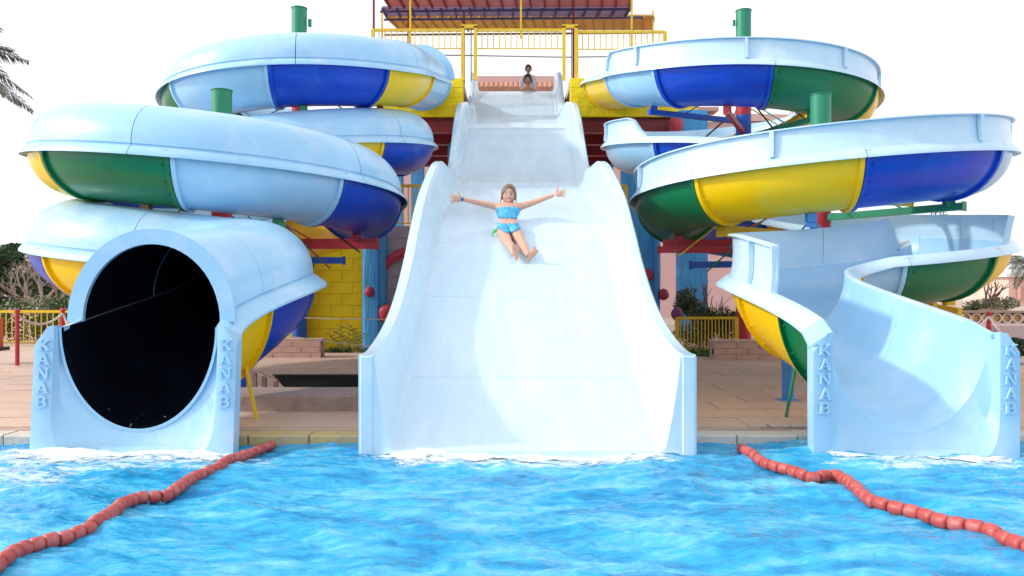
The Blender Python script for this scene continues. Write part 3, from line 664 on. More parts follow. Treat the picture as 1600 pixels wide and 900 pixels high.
# ================================================================= CLIMBING TOWER
TY = 16.75
def block_wall(root, x0, x1, y, z0, z1, bw, bh, bm, mm, name='block', dpt=0.12, jit=0.005, mort='mortar_core'):
    m_ = MB(); m_.box(((x0+x1)/2, y+0.132, (z0+z1)/2), (x1-x0-0.01, 0.30, z1-z0-0.01)); m_.build(mort, mm, root, smooth=False)
    vars_ = []
    rows = int(round((z1-z0)/bh)); bh = (z1-z0)/rows; cache = {}
    for r_ in range(rows):
        x = x0-(bw/2 if r_ % 2 else 0)
        while x < x1-0.02:
            a = max(x, x0); b_ = min(x+bw, x1); wd = round(b_-a-0.010, 3)
            if wd > 0.04:
                if (wd, 0) not in cache:
                    mb = MB(); mb.box((0, 0, 0), (wd, dpt, bh-0.009), bev=0.009); cache[(wd, 0)] = mb.mesh(name, bm, smooth=False)
                inst(name, cache[(wd, 0)], ((a+b_)/2, y+0.03+random.uniform(-jit, jit), z0+bh*(r_+0.5)), root)
            x += bw
tw = thing('climbing_tower', 'lilac block climbing wall with blue carved corner posts under the wide slide', 'climbing wall', (0, TY, DZ))
block_wall(tw, -2.62, 2.52, TY, DZ, 2.70, 0.48, 0.253, BLOCKP, MORTP)
mb = MB(); mb.box((0, TY+0.20+2.4, 2.60), (5.9, 4.6, 0.12)); mb.build('terrace_slab', CONC, tw, smooth=False)
for x, w_ in ((-2.86, 0.50), (2.80, 0.56)):
    pz = MB(); rings = []
    for j in range(25):
        z = DZ+2.9*j/24; ring = []
        for k in range(28):
            t_ = 2*math.pi*k/28; rr = 1/max(abs(math.cos(t_)), abs(math.sin(t_)))
            rr = min(rr, 1.18)*(1+0.05*mnoise.noise(Vector((k*0.9, j*0.12, x)))*1.2)
            ring.append((x+w_/2*math.cos(t_)*rr, TY+0.0+0.22*math.sin(t_)*rr, z))
        rings.append(ring)
    pz.loft(rings); q_ = pz.build('carved_post', BARK_B, tw, ang=25)
    st_ = MB(); xx = x+w_*0.12 if x < 0 else x+w_*0.3; st_.box((xx, TY-0.24, 1.5), (0.07, 0.06, 2.85)); st_.build('corner_strip', PBLM, tw, smooth=False)
def hold(px, py, r, m_=HOLD, sc=(1, 0.8, 1.1), nm='climbing_hold'):
    mb = MB(); q_ = P(px, py, TY-0.22); mb.ell(q_, (r*sc[0], r*sc[1], r*sc[2]), 14, 10, fn=lambda v: v*(1+0.12*mnoise.noise(v*1.7+Vector((px, 0, 0))))); return mb.build(nm, m_, tw)
hold(577, 456, 0.10); hold(604, 490, 0.19, sc=(1, 0.5, 1)); hold(1037, 460, 0.11); hold(1058, 491, 0.13, HOLDP); hold(1011, 430, 0.14, sc=(1, .5, 1))
mb = MB(); pts = [P(600, 424, TY-0.08), P(604, 412, TY-0.08), P(615, 402, TY-0.08), P(628, 396, TY-0.08), P(645, 392, TY-0.08), P(665, 392, TY-0.08), P(700, 396, TY-0.08)]
mb.tube(smooth_pts(pts, 16), [0.05+0.05*math.sin(math.pi*min(1, k/12)) for k in range(17)], 10); mb.build('curved_hold', HOLD, tw)
yw = thing('block_wall', 'bright yellow block wall left of the lilac climbing wall', 'wall', (-4.2, TY+0.05, DZ))
block_wall(yw, -5.45, -3.12, TY+0.06, DZ, 2.50, 0.47, 0.252, BLOCKY, MORTAR)

def railing(label, name, pts, z0, z1, nb, m_, pr=0.028, br=0.013, post_r=0.035, foot=True, group=None, ends=True, midz=None):
    p0, p1 = Vector(pts[0]), Vector(pts[1]); t = thing(name, label, 'railing', (p0.x, p0.y, z0), group)
    mb = MB(); mb.beam((p0.x, p0.y, z1), (p1.x, p1.y, z1), pr*2, pr*2); mb.build('top_rail', m_, t, smooth=False)
    zb = z0+0.10 if midz is None else midz
    mb = MB(); mb.beam((p0.x, p0.y, zb), (p1.x, p1.y, zb), pr*0.8, pr*0.8); mb.build('bottom_rail', m_, t, smooth=False)
    bm_ = MB(); bm_.tube([(0, 0, -(z1-zb)/2), (0, 0, (z1-zb)/2)], br, 6); me_ = bm_.mesh('bar', m_)
    for k in range(1, nb): inst('bar', me_, p0.lerp(p1, k/nb)*1.0+Vector((0, 0, (z1+zb)/2-p0.z)), t)
    if ends:
        for q_ in (p0, p1): mb = MB(); mb.beam((q_.x, q_.y, z0), (q_.x, q_.y, z1+0.01), post_r*2, post_r*2); mb.build('post', m_, t, smooth=False)
    return t
railing('yellow railing on the terrace, left of the wide slide', 'railing', [(-2.5, TY+0.1, 0), (-1.35, TY+0.1, 0)], 2.66, 3.55, 11, PYEL)
railing('yellow railing on the terrace, right of the wide slide', 'railing', [(1.62, TY+0.1, 0), (2.4, TY+0.1, 0)], 2.66, 3.55, 8, PYEL)

# top platform
PY_ = 22.0
tp = thing('platform', 'high start platform with yellow block front and dark red underside', 'platform', (0, PY_, 6.0))
for x0, x1 in ((-3.6, -1.34), (1.60, 5.1)):
    block_wall(tp, x0, x1, PY_, 6.10, 7.17, 0.5, 0.268, BLOCKY, MORTAR)
    mb = MB(); mb.box(((x0+x1)/2, PY_+3.6, 7.06), (x1-x0, 6.5, 0.2)); mb.build('deck_slab', CONC, tp, smooth=False)
    mb = MB(); mb.box(((x0+x1)/2, PY_+3.3, 6.04), (x1-x0, 6.4, 0.10)); mb.build('soffit', DRED, tp, smooth=False)
    for y in (22.15, 24.0, 26.0, 28.2):
        mb = MB(); mb.box(((x0+x1)/2, y, 5.84), (x1-x0-0.02, 0.28, 0.30)); mb.build('cross_beam', DRED, tp, smooth=False)
mb = MB(); mb.box((0.13, 27.5, 7.48), (2.9, 1.8, 0.12)); mb.build('deck_slab', CONC, tp, smooth=False)
for x, y in ((-3.3, 22.6), (3.3, 22.6), (-3.3, 28), (3.3, 28), (-1.7, 24), (1.9, 24)):
    mb = MB(); mb.box((x, y, (DZ+5.7)/2), (0.42, 0.42, 5.7-DZ)); mb.build('column', BARK_B, tp, smooth=False)
mb = MB(); mb.box((4.85, 21.6, 3.1), (0.75, 0.5, 6.1)); mb.build('carved_post', BARK_B, tp, smooth=False)
mb = MB(); mb.ell(P(1056, 196, 21.2), (0.2, 0.2, 0.28), 12, 8); mb.build('climbing_hold', HOLD, tp)

# platform railings with the two gate frames
ZR = lambda py, y=22.25: H-(py-450)/F*y
def X(px, y=22.25): return (px-800)/F*y
railing('yellow railing along the platform front, left end', 'railing', [(X(583), 22.25, 0), (X(723), 22.25, 0)], 7.17, ZR(47), 15, PYEL, 0.034, 0.015, 0.045, midz=ZR(76), group='platform railings')
railing('yellow railing spanning above the start of the wide slide', 'railing', [(X(744), 22.25, 0), (X(880), 22.25, 0)], ZR(76), ZR(47), 15, PYEL, 0.034, 0.015, midz=ZR(76), ends=False, group='platform railings')
railing('yellow railing along the platform front, right end', 'railing', [(X(901), 22.25, 0), (X(1039), 22.25, 0)], 7.17, ZR(50), 15, PYEL, 0.034, 0.015, 0.045, midz=ZR(77), group='platform railings')
for x0, x1, lab in ((723, 743, 'tall narrow yellow gate frame left of the slide start'), (881, 900, 'tall narrow yellow gate frame right of the slide start')):
    t = thing('gate_frame', lab, 'gate', (X(x0), 22.25, 7.17))
    for x in (x0, x1): mb = MB(); mb.beam((X(x), 22.22, 7.17), (X(x), 22.22, ZR(42)), 0.09, 0.09); mb.build('post', PYEL, t, smooth=False)
    mb = MB(); mb.beam((X(x0)-0.045, 22.22, ZR(42)), (X(x1)+0.045, 22.22, ZR(42)), 0.09, 0.09); mb.build('top_rail', PYEL, t, smooth=False)
    mb = MB(); mb.beam((X((x0+x1)/2+3), 22.3, 7.17), (X((x0+x1)/2+3), 22.3, ZR(44)), 0.028, 0.028); mb.build('bar', RUST, t, smooth=False)
t = thing('cable', 'thin grey wire stretched across the slide start below the railing', 'wire', (X(640), 22.4, ZR(84)))
mb = MB(); mb.tube([(X(560), 22.4, ZR(83)), (X(720), 22.4, ZR(84)), (X(880), 22.4, ZR(87)), (X(1030), 22.4, ZR(85))], 0.018, 6); mb.build('wire', BOLT, t)

# shade roof over the platform
rf = thing('shade_roof', 'shade roof of red, blue and yellow sheets above the start platform', 'roof', (0, 23, 9.2))
def sheet(x0, x1, ya, za, yb, zb, m_, rm, nr, sk0=0, sk1=0):
    mb = MB(); th_ = 0.05
    A = [(x0, ya, za), (x1, ya, za), (x1+sk1, yb, zb), (x0+sk0, yb, zb)]
    mb.add(A+[(a, b_, c_+th_) for a, b_, c_ in A], [(3, 2, 1, 0), (4, 5, 6, 7), (0, 1, 5, 4), (1, 2, 6, 5), (2, 3, 7, 6), (3, 0, 4, 7)]); s_ = mb.build('roof_sheet', m_, rf, smooth=False)
    for k in range(nr+1):
        u = k/nr; xa = x0+(x1-x0)*u; xb = x0+sk0+(x1+sk1-x0-sk0)*u
        r_ = MB(); r_.beam((xa, ya, za-0.035), (xb, yb, zb-0.035), 0.05, 0.07); r_.build('purlin', rm, s_, smooth=False)
# pixel anchors turned into slopes that rise towards the viewer
def at(py, y): return H-(py-450)/F*y
sheet(X(574, 22.6), X(992, 22.6), 22.6, at(-45, 22.6), 24.6, at(11, 24.6), RSHEET, DRED, 17, 0.35, 0.15)
sheet(X(597, 24.7), X(985, 24.7), 24.7, at(12, 24.7), 25.6, at(25, 25.6), BSHEET, ROOFB, 17, 0.0, -0.05)
sheet(X(604, 25.8), X(1022, 25.8), 25.8, at(25, 25.8), 27.0, at(47, 27.0), YSHEET, ROOFY, 26, 0.3, 0.15)
for ya, za, x0, x1, m_ in ((24.65, at(12, 24.65), 594, 987, ROOFB), (25.7, at(25, 25.7), 600, 1005, ROOFB), (27.05, at(49, 27.05), 600, 1012, RUST), (23.6, at(-20, 23.6), 590, 990, DRED)):
    mb = MB(); mb.beam((X(x0, ya), ya, za-0.12), (X(x1, ya), ya, za-0.05), 0.07, 0.05); mb.build('roof_beam', m_, rf, smooth=False)
for px, m_, y in ((584, DRED, 23.0), (641, PYEL, 23.0), (814, PYEL, 23.0), (987, PYEL, 23.0), (638, DRED, 24.6), (725, DRED, 24.6), (896, DRED, 24.6), (1020, PYEL, 25.9), (597, PYEL, 25.9)):
    mb = MB(); x = X(px, y); mb.beam((x, y, 7.17 if px != 814 else at(60, y)), (x, y, at(12 if y > 24 else -20, y)-0.1), 0.055, 0.055); mb.build('post', m_, rf, smooth=False)

# ================================================================= PINK BUILDING BEHIND
BY = 36.0
def bx(px, y=BY): return (px-800)/F*y
def bz(py, y=BY): return H-(py-450)/F*y
bd = thing('pink_building', 'large pink rendered building with terracotta tiles behind the slides', 'building', (0, BY, 0))
mb = MB(); mb.box(((bx(560)+bx(1262))/2, BY+5, bz(190)/2), (bx(1262)-bx(560), 10, bz(190))); mb.build('wall', PINK, bd, smooth=False)
mb = MB(); mb.box(((bx(738)+bx(880))/2, BY+4.9, (bz(115)+bz(190))/2), (bx(880)-bx(738), 9, bz(115)-bz(190))); mb.build('upper_wall', PINK, bd, smooth=False)
tl = MB()
for r_, (py, dy) in enumerate(((137, -0.55), (131, -0.2))):
    for k in range(18):
        px = 746+k*7.6; x = bx(px); z = bz(py)
        tl.tube([(x, BY+0.45+dy-0.35, z-0.16), (x, BY+0.45+dy+0.25, z+0.12)], 0.125, 10)
tg = tl.build('roof_tiles', TILE, bd, ang=50); tag(tg, kind='stuff')
for k, (pyc, dd) in enumerate(((176, 0.9), (183, 0.6), (190, 0.3))):
    mb = MB(); x0, x1 = bx(1045), bx(1115-k*9); mb.box(((x0+x1)/2, BY-dd/2, bz(pyc+1)), (x1-x0, dd, 0.16)); mb.build('cornice', PINKD, bd, smooth=False)
mb = MB(); mb.box((bx(1078), BY-0.12, bz(202)), (bx(1094)-bx(1058), 0.2, 0.5)); mb.build('lintel', PINKD, bd, smooth=False)
mb = MB(); mb.add([(bx(1118), BY-0.1, bz(190)), (bx(1262), BY-0.1, bz(190)), (bx(1262), BY-0.1, bz(180)), (bx(1140), BY-0.1, bz(178)), (bx(1118), BY+6, bz(190)), (bx(1262), BY+6, bz(190)), (bx(1262), BY+6, bz(180)), (bx(1140), BY+6, bz(178))], [(0, 1, 2, 3), (4, 7, 6, 5), (3, 2, 6, 7), (0, 3, 7, 4), (1, 5, 6, 2)]); mb.build('parapet', PINK, bd, smooth=False)
def antenna(label, px, py, s_, y=BY+0.5, kind=0):
    q_ = P(px, py, y); t = thing('antenna', label, 'antenna', q_)
    mb = MB(); mb.tube([q_, q_+Vector((0, 0, s_))], s_*0.03, 6); mb.build('mast', STEEL, t)
    for k in range(5):
        mb = MB(); z = q_.z+s_*(0.35+0.14*k); a = s_*(0.28-0.03*k)*(1 if k % 2 else 0.7); mb.tube([(q_.x-a, q_.y, z), (q_.x+a, q_.y, z+s_*0.03)], s_*0.022, 5); mb.build('crossbar', STEEL, t)
    mb = MB(); mb.tube([(q_.x-s_*.22, q_.y, q_.z+s_*.4), (q_.x-s_*.22, q_.y, q_.z+s_*.95)], s_*0.03, 5); mb.tube([(q_.x+s_*.22, q_.y, q_.z+s_*.3), (q_.x+s_*.25, q_.y, q_.z+s_*.75)], s_*0.03, 5); mb.build('panel', STEEL, t)
antenna('dark roof antenna standing beside the green topped far pole, left one of the pair', 1238, 184, 0.42)
antenna('dark roof antenna standing beside the green topped far pole, right one of the pair', 1253, 184, 0.42)
antenna('thin radio mast with crossbars rising beyond the open flume slide', 1462, 352, 1.3, 55)
antenna('small aerial with round ends rising just right of the radio mast', 1474, 350, 1.0, 55)

# ================================================================= LOW WALLS, FENCES, ROPE POSTS, PIT
def low_wall(label, x0, x1, y, z1, bw):
    t = thing('low_wall', label, 'low wall', ((x0+x1)/2, y, DZ)); block_wall(t, x0, x1, y, DZ, z1, bw, 0.118, STONE, MORTS, jit=0.004)
    mb = MB(); mb.box(((x0+x1)/2, y+0.17, z1+0.02), (x1-x0+0.02, 0.36, 0.04)); mb.build('cap', STONE, t, smooth=False)
low_wall('low pinkish block wall in front of the yellow block wall', -4.9, -3.62, 15.2, 0.39, 0.36)
low_wall('low pinkish block wall behind the mouth of the open flume slide', 3.72, 5.5, 14.8, 0.39, 0.42)
railing('yellow bar fence beside the pink building, right of the blue carved post', 'fence', [(3.30, 16.0, 0), (4.49, 16.0, 0)], DZ, 0.80, 17, PYEL, 0.025, 0.011, 0.035)
t = railing('long yellow bar fence in front of the dark trees on the left', 'fence', [(-14.2, 18.4, 0), (-10.15, 18.4, 0)], DZ, 0.86, 30, PYEL, 0.03, 0.014, 0.035)
railing('yellow bar fence seen beyond the edge of the open flume slide', 'fence', [(12.05, 18.4, 0), (13.2, 18.4, 0)], DZ, 0.80, 10, PYEL, 0.03, 0.014, 0.035)
def red_post(label, px, pyb, pyt, y, r=0.034):
    q_ = P(px, pyb, y); t = thing('rope_post', label, 'post', q_, 'red rope posts')
    mb = MB(); mb.tube([q_, (q_.x, q_.y, at(pyt, y))], r, 12); mb.build('upright', PRED, t)
    mb = MB(); mb.ell((q_.x, q_.y, at(pyt, y)+0.01), (r*1.4, r*1.4, r*0.9), 12, 8); mb.build('finial', PRED, t)
    return Vector((q_.x, q_.y, at(pyt, y)-0.06))
ra = red_post('red post with white rope standing in front of the left fence, nearer the picture edge', 27, 571, 487, 13.5)
rb_ = red_post('red post with white rope standing in front of the left fence, nearer the tube mouth', 98, 548, 485, 16.0, 0.04)
rc_ = red_post('red post with white rope beyond the open flume slide', 1545, 540, 490, 17.0, 0.045)
def rope(label, a, b_, sag, r=0.02):
    pts = [a.lerp(b_, k/12)-Vector((0, 0, sag*4*(k/12)*(1-k/12))) for k in range(13)]
    mb = MB(); mb.tube(pts, r, 6); o = mb.build('rope', ROPE, at=a); tag(o, label, 'rope')
rope('white rope sagging between the two left red posts', ra, rb_, 0.18, 0.022)
rope('short white rope running down from the left red post to the ground', rb_, rb_+Vector((0.9, -1.0, -0.62)), 0.05, 0.02)
rope('white rope running down right from the far red post', rc_, P(1604, 548, 13.5), 0.12, 0.022)
rope('white rope running down left from the far red post', rc_, P(1520, 512, 16), 0.05, 0.022)
rope('thin pale cord stretched across the yellow block wall', P(425, 495, 15.4), P(700, 499, 15.4), 0.02, 0.010)
rope('thin pale cord stretched low in front of the yellow block wall', P(440, 523, 14.6), P(620, 545, 14.6), 0.02, 0.010)
t = thing('barrier', 'orange plastic barrier cut off at the left picture edge', 'barrier', P(-6, 543, 14)); mb = MB(); mb.box(P(-8, 522, 14), (0.22, 0.12, 0.55)); mb.build('panel', mat('orange_plastic', (0.65, 0.12, 0.04), 0.5), t, smooth=False)
mb = MB(); mb.box(P(-8, 545, 14), (0.34, 0.3, 0.06)); mb.build('foot', mat('dark_rubber', (0.08, 0.05, 0.05), 0.8), t, smooth=False)

# service pit with rusty frame and black sheet between tube slide and wide slide
pit = thing('service_hatch', 'black sloping sheet on a rusty steel frame behind the concrete kerb', 'hatch', (-2.4, 9.6, DZ))
A = [P(428, 588, 10.4), P(600, 588, 10.4), P(600, 607, 9.6), P(446, 607, 9.6)]
mb = MB(); mb.add(A+[v+Vector((0, 0, 0.02)) for v in A], [(0, 1, 2, 3), (7, 6, 5, 4), (0, 4, 5, 1), (1, 5, 6, 2), (2, 6, 7, 3), (3, 7, 4, 0)]); mb.build('sheet', mat('black_sheet', (0.008, 0.007, 0.008), 0.95, 0.2, 5, spec=0.1), pit, smooth=False)
mb = MB(); mb.beam(P(426, 586, 10.4), P(600, 586, 10.4), 0.03, 0.03); mb.build('top_bar', RUST, pit, smooth=False)
mb = MB(); mb.beam(P(403, 583, 9.9), P(433, 596, 9.7), 0.04, 0.04); mb.build('side_bar', RUST, pit, smooth=False)
mb = MB(); mb.beam(P(430, 612, 9.4), P(600, 612, 9.4), 0.1, 0.08); mb.build('front_bar', RUST, pit, smooth=False)
for px, y, t_ in ((398, 9.9, 582), (413, 9.8, 588), (431, 9.7, 596)):
    mb = MB(); q_ = P(px, t_, y); mb.beam((q_.x, q_.y, DZ), q_, 0.05, 0.05); mb.build('leg', RUST, pit, smooth=False)
kb = MB(); kb.box((-2.4, 8.95, 0.13), (2.8, 0.75, 0.23), bev=0.015); kerb = kb.build('concrete_kerb', mat('kerb_concrete', (0.40, 0.30, 0.26), 0.9, 0.15, 3, 0.4, 25, grime_or_sheen=((0.24, 0.17, 0.15), 3, 0.52, 0.7)), at=(-2.4, 8.9, DZ), smooth=False)
tag(kerb, 'low worn concrete kerb on the deck between the tube slide and the wide slide', 'kerb')

# ================================================================= PLANTS
def leafcloud(blobs, n_, size, m_, seed, flat=0.6):
    rng = random.Random(seed); mb = MB()
    for _ in range(n_):
        c_, r_ = rng.choice(blobs)
        while True:
            v = Vector((rng.uniform(-1, 1), rng.uniform(-1, 1), rng.uniform(-1, 1)))
            if v.length < 1: break
        v = v*(0.55+0.45*v.length); p_ = Vector(c_)+Vector((v.x*r_[0], v.y*r_[1], v.z*r_[2]))
        if mnoise.noise(p_*2.3) < -0.22: continue
        ax = Vector((rng.uniform(-1, 1), rng.uniform(-1, 1), rng.uniform(-0.6, 1))).normalized(); b_ = ax.orthogonal().normalized()
        b_ = Quaternion(ax, rng.uniform(0, 6.28)) @ b_; s_ = size*rng.uniform(0.6, 1.4); c2 = ax.cross(b_)
        mb.add([p_-b_*s_, p_-c2*s_*flat*0.5, p_+b_*s_, p_+c2*s_*flat*0.5], [(0, 1, 2, 3)])
    return mb
def branches(mb, p0, d, L, r, depth, rng, spread=0.7, up=0.15):
    p1 = p0+d*L*0.5+Vector((rng.uniform(-1, 1), rng.uniform(-1, 1), rng.uniform(-.5, 1)))*L*0.06; p2 = p0+d*L
    mb.tube([p0, p1, p2], [r, r*0.85, r*0.68], 6, cap=False)
    if depth == 0: return
    for k in range(rng.choice((2, 3))):
        nd = (d+Vector((rng.uniform(-1, 1), rng.uniform(-1, 1), rng.uniform(-0.7, 1)))*spread+Vector((0, 0, up))).normalized()
        branches(mb, p2 if k < 2 else p1, nd, L*rng.uniform(0.6, 0.85), r*0.62, depth-1, rng, spread, up)
def tree(label, base, hgt, blobs, n_, size, m_, tm, seed, name='tree', cat='tree', tr=0.12):
    t = thing(name, label, cat, base); rng = random.Random(seed); mb = MB()
    branches(mb, Vector(base), Vector((0, 0, 1)), hgt*0.45, tr, 3, rng, 0.6, 0.2); mb.build('trunk', tm, t)
    leafcloud(blobs, n_, size, m_, seed).build('crown', m_, t, smooth=False)
B = lambda px, py, y, rx, ry, rz: (P(px, py, y), (rx, ry, rz))
tree('dark green leafy tree cut off by the left picture edge', (-16.5, 23, 0), 2.6, [B(-10, 420, 23, 1.0, 0.9, 0.7), B(12, 455, 23, 0.8, .8, 0.55), B(-25, 460, 23, 1.2, 1, 0.9), B(8, 405, 23, 0.5, .5, 0.35)], 7000, 0.075, LEAFD, TRUNK, 3)
tree('tall dark trees behind the bare tree, left of the tube slide', (-15.5, 30, 0), 3.4, [B(40, 430, 30, 1.6, 1.2, 0.8), B(80, 450, 30, 1.5, 1, 0.8), B(130, 455, 30, 1.5, 1, 0.9), B(20, 392, 30, 0.5, .5, 0.3)], 9000, 0.09, LEAFD, TRUNK, 4)
t = thing('bare_tree', 'leafless pale branched tree behind the left fence', 'tree', (-13.6, 21.5, 0)); mb = MB(); rng = random.Random(12)
mb.tube([P(72, 530, 21.5), P(68, 500, 21.5), P(66, 478, 21.5)], [0.16, 0.13, 0.11], 8, cap=False)
for k, (dx, dz) in enumerate(((-0.7, .5), (-.2, .9), (.5, .7), (-1.0, .25), (0.9, .35))): branches(mb, P(66, 480, 21.5), Vector((dx, rng.uniform(-.3, .3), dz)).normalized(), 0.50, 0.05, 5, rng, 0.8, 0.03)
mb.build('trunk', TRUNKL, t)
def hedge(label, blobs, n_, size, m_, seed, base):
    o = leafcloud(blobs, n_, size, m_, seed).build('hedge', m_, at=base, smooth=False); tag(o, label, 'hedge')
hedge('clipped green hedge behind the left yellow fence', [((-13.4, 19.6, 0.55), (1.6, .5, 0.55)), ((-11.6, 19.6, 0.6), (1.5, .5, 0.6)), ((-10.4, 19.6, 0.7), (1.1, .5, .75)), ((-15, 19.6, 0.5), (1.2, .5, .55))], 16000, 0.05, LEAFM, 5, (-12, 19.6, 0))
tree('narrow leaved olive shrub between the blue post and the pink building', (4.35, 17.6, 0), 1.2, [((3.9, 17.6, 1.15), (.3, .3, .28)), ((4.0, 17.6, .85), (.4, .3, .35)), ((4.25, 17.6, .75), (.3, .3, .25)), ((3.8, 17.6, 1.0), (.25, .3, .3))], 2600, 0.05, LEAFO, TRUNK, 6, 'shrub', 'shrub', 0.03)
tree('darker shrub behind the right yellow fence', (4.6, 17.2, 0), 0.9, [((4.5, 17.2, .75), (.35, .3, .28)), ((4.35, 17.2, .5), (.5, .3, .35)), ((4.75, 17.2, .55), (.35, .3, .35)), ((3.9, 17.2, .35), (.5, .3, .3))], 4200, 0.042, LEAFM, TRUNK, 8, 'shrub', 'shrub', 0.03)
hedge('low bright green plants at the foot of the right yellow fence', [((3.55, 15.6, .12), (.45, .2, .14)), ((3.95, 15.5, .1), (.25, .2, .12))], 1500, 0.045, mat('leaf_bright', (0.10, 0.22, 0.03), 0.6, 0.4, 3), 9, (3.7, 15.6, DZ))
# reed plant against the yellow wall
t = thing('wall_plant', 'thin leafy weed growing in front of the yellow block wall', 'plant', P(547, 548, 16.0)); rng = random.Random(2); mb = MB(); sm = MB()
base = P(547, 548, 16.0)
for k in range(7):
    tip = P(512+k*10+rng.uniform(-4, 4), 505+abs(k-3)*5+rng.uniform(-4, 4), 16.0+rng.uniform(-.2, .1)); b0 = base+Vector((rng.uniform(-.15, .2), 0, 0))
    sm.tube([b0, b0.lerp(tip, .5)+Vector((0, 0, .03)), tip], 0.008, 5)
    for j in range(9):
        q_ = b0.lerp(tip, 0.3+0.7*j/8); s_ = (1 if j % 2 else -1); d = Vector((s_*0.09, rng.uniform(-.04, .04), 0.05)); u = Vector((0, 0, .012)); mb.add([q_, q_+d*.5-u, q_+d, q_+d*.5+u], [(0, 1, 2, 3)])
sm.build('stem', LEAFO, t); mb.build('foliage', mat('weed_leaf', (0.13, 0.15, 0.03), 0.6, 0.3), t, smooth=False)
hedge('strip of low weeds along the foot of the yellow block wall', [((-3.6, 16.55, .1), (.9, .1, .09))], 900, 0.035, LEAFM, 19, (-3.6, 16.5, DZ))
# palms
def palm(label, base, top, n_, L, droop, seed, leafw=0.022, tr=0.2, nl=42):
    rng = random.Random(seed); t = thing('palm_tree', label, 'palm tree', base); base = Vector(base); top = Vector(top)
    mb = MB(); mb.tube([base.lerp(top, k/8)+Vector((0.05*math.sin(k), 0, 0)) for k in range(9)], [tr*(1.2-0.04*k+(0.06 if k % 2 else 0)) for k in range(9)], 10); mb.build('trunk', TRUNK, t)
    for f in range(n_):
        az = 2*math.pi*f/n_+rng.uniform(-.2, .2); el = rng.uniform(-0.35, 1.1); d = Vector((math.cos(az), math.sin(az), 0)); mb = MB(); pts = []
        for k in range(13):
            u = k/12; pts.append(top+d*(L*u*math.cos(el*(1-u*0.3)))+Vector((0, 0, L*(math.sin(el)*u-droop*u*u))))
        mb.tube(pts, [0.022*(1-0.8*k/12)+.003 for k in range(13)], 5)
        for j in range(nl):
            u = 0.12+0.88*j/nl; i = min(11, int(u*12)); p_ = pts[i].lerp(pts[i+1], u*12-i) if i < 12 else pts[12]; tg_ = (pts[min(12, i+1)]-pts[i]).normalized(); sd = tg_.cross(Vector((0, 0, 1))).normalized()
            for s_ in (-1, 1):
                ll = L*0.26*(math.sin(math.pi*(0.15+0.8*u)))+0.05; dd = (sd*s_*0.8+tg_*0.65+Vector((0, 0, rng.uniform(-.35, .15)))).normalized(); tip = p_+dd*ll+Vector((0, 0, -ll*0.25)); mid = p_+dd*ll*0.5; wv = tg_.cross(dd).normalized().cross(dd)*leafw
                mb.add([p_, mid+wv, tip, mid-wv], [(0, 1, 2, 3)])
        mb.build('frond', PALMF, t, smooth=False)
palm('tall date palm whose frond tips reach in at the top left corner', (-16.6, 22.5, 0), P(-92, 85, 22.5), 20, 2.3, 0.42, 4, 0.022, 0.2, 64)
palm('small palm beside the far right white building', P(1612, 520, 34), P(1606, 412, 34), 15, 1.15, 0.62, 6, 0.02, 0.13, 30)
tree('olive green tree beyond the right end of the open flume slide', P(1540, 515, 40), 2.2, [B(1535, 478, 40, .9, .8, .35), B(1565, 474, 40, .8, .8, .35), B(1520, 486, 40, .6, .6, .25)], 3000, 0.09, LEAFO, TRUNK, 21)
tree('pinkish brown flowering bush beyond the open flume slide', P(1560, 500, 36), 1.0, [B(1552, 490, 36, .8, .5, .3)], 1200, 0.07, mat('dry_leaf', (0.28, 0.17, 0.12), 0.7, 0.3, 3), TRUNK, 22, 'bush', 'bush', .03)
# far right buildings and balustrade
b2 = thing('far_building', 'pale pinkish low building at the right picture edge beyond the slide', 'building', (bx(1640, 60), 60, 0))
mb = MB(); mb.box((bx(1680, 60), 63, bz(432, 60)/2), (bx(1780, 60)-bx(1572, 60), 6, bz(432, 60))); mb.build('wall', mat('far_render', (0.70, 0.50, 0.42), 0.9, 0.05, 1), b2, smooth=False)
mb = MB(); mb.box((bx(1600, 59.5), 59.7, bz(458, 59.5)), (0.5, 0.4, 0.9)); mb.build('door', PINKD, b2, smooth=False)
mb = MB(); mb.box((bx(1680, 60), 62.9, bz(430, 60)), (bx(1790, 60)-bx(1566, 60), 6.6, 0.25)); mb.build('roof', WHITE, b2, smooth=False)
b3 = thing('balustrade', 'low wall with a row of round openings at the far right', 'balustrade', (bx(1570, 30), 30, DZ))
x0, x1 = bx(1500, 30), bx(1680, 30)
mb = MB(); mb.box(((x0+x1)/2, 30, bz(512, 30)-0.1), (x1-x0, 0.4, 0.55)); mb.build('base_wall', mat('lilac_render', (0.55, 0.42, 0.44), 0.9, .05), b3, smooth=False)
mb = MB(); mb.box(((x0+x1)/2, 30, bz(487, 30)), (x1-x0, 0.3, 0.08)); mb.build('top_band', mat('brown_band', (0.32, 0.24, 0.20), 0.9, .05), b3, smooth=False)
mb = MB(); mb.box(((x0+x1)/2, 30.15, bz(496, 30)), (x1-x0, 0.1, 0.45)); mb.build('back_panel', mat('tan_band', (0.40, 0.31, 0.26), 0.9, .05), b3, smooth=False)
rg = MB()
for k in range(24): t_ = 2*math.pi*k/24
rings = [(0.17*math.cos(2*math.pi*k/20), 0, 0.17*math.sin(2*math.pi*k/20)) for k in range(21)]
rg.tube(rings, 0.035, 6, cap=False); rme = rg.mesh('ring', mat('ring_stone', (0.62, 0.50, 0.40), 0.8)); dg_ = MB(); dg_.tube([(0, 0, 0), (0, 0.03, 0)], 0.14, 14); dme = dg_.mesh('disc', mat('ring_fill', (0.52, 0.30, 0.12), 0.8))
x = x0+0.2
while x < x1:
    q_ = inst('ring', rme, (x, 29.95, bz(497, 30)), b3); inst('disc', dme, (x, 30.03, bz(497, 30)), q_); x += 0.385
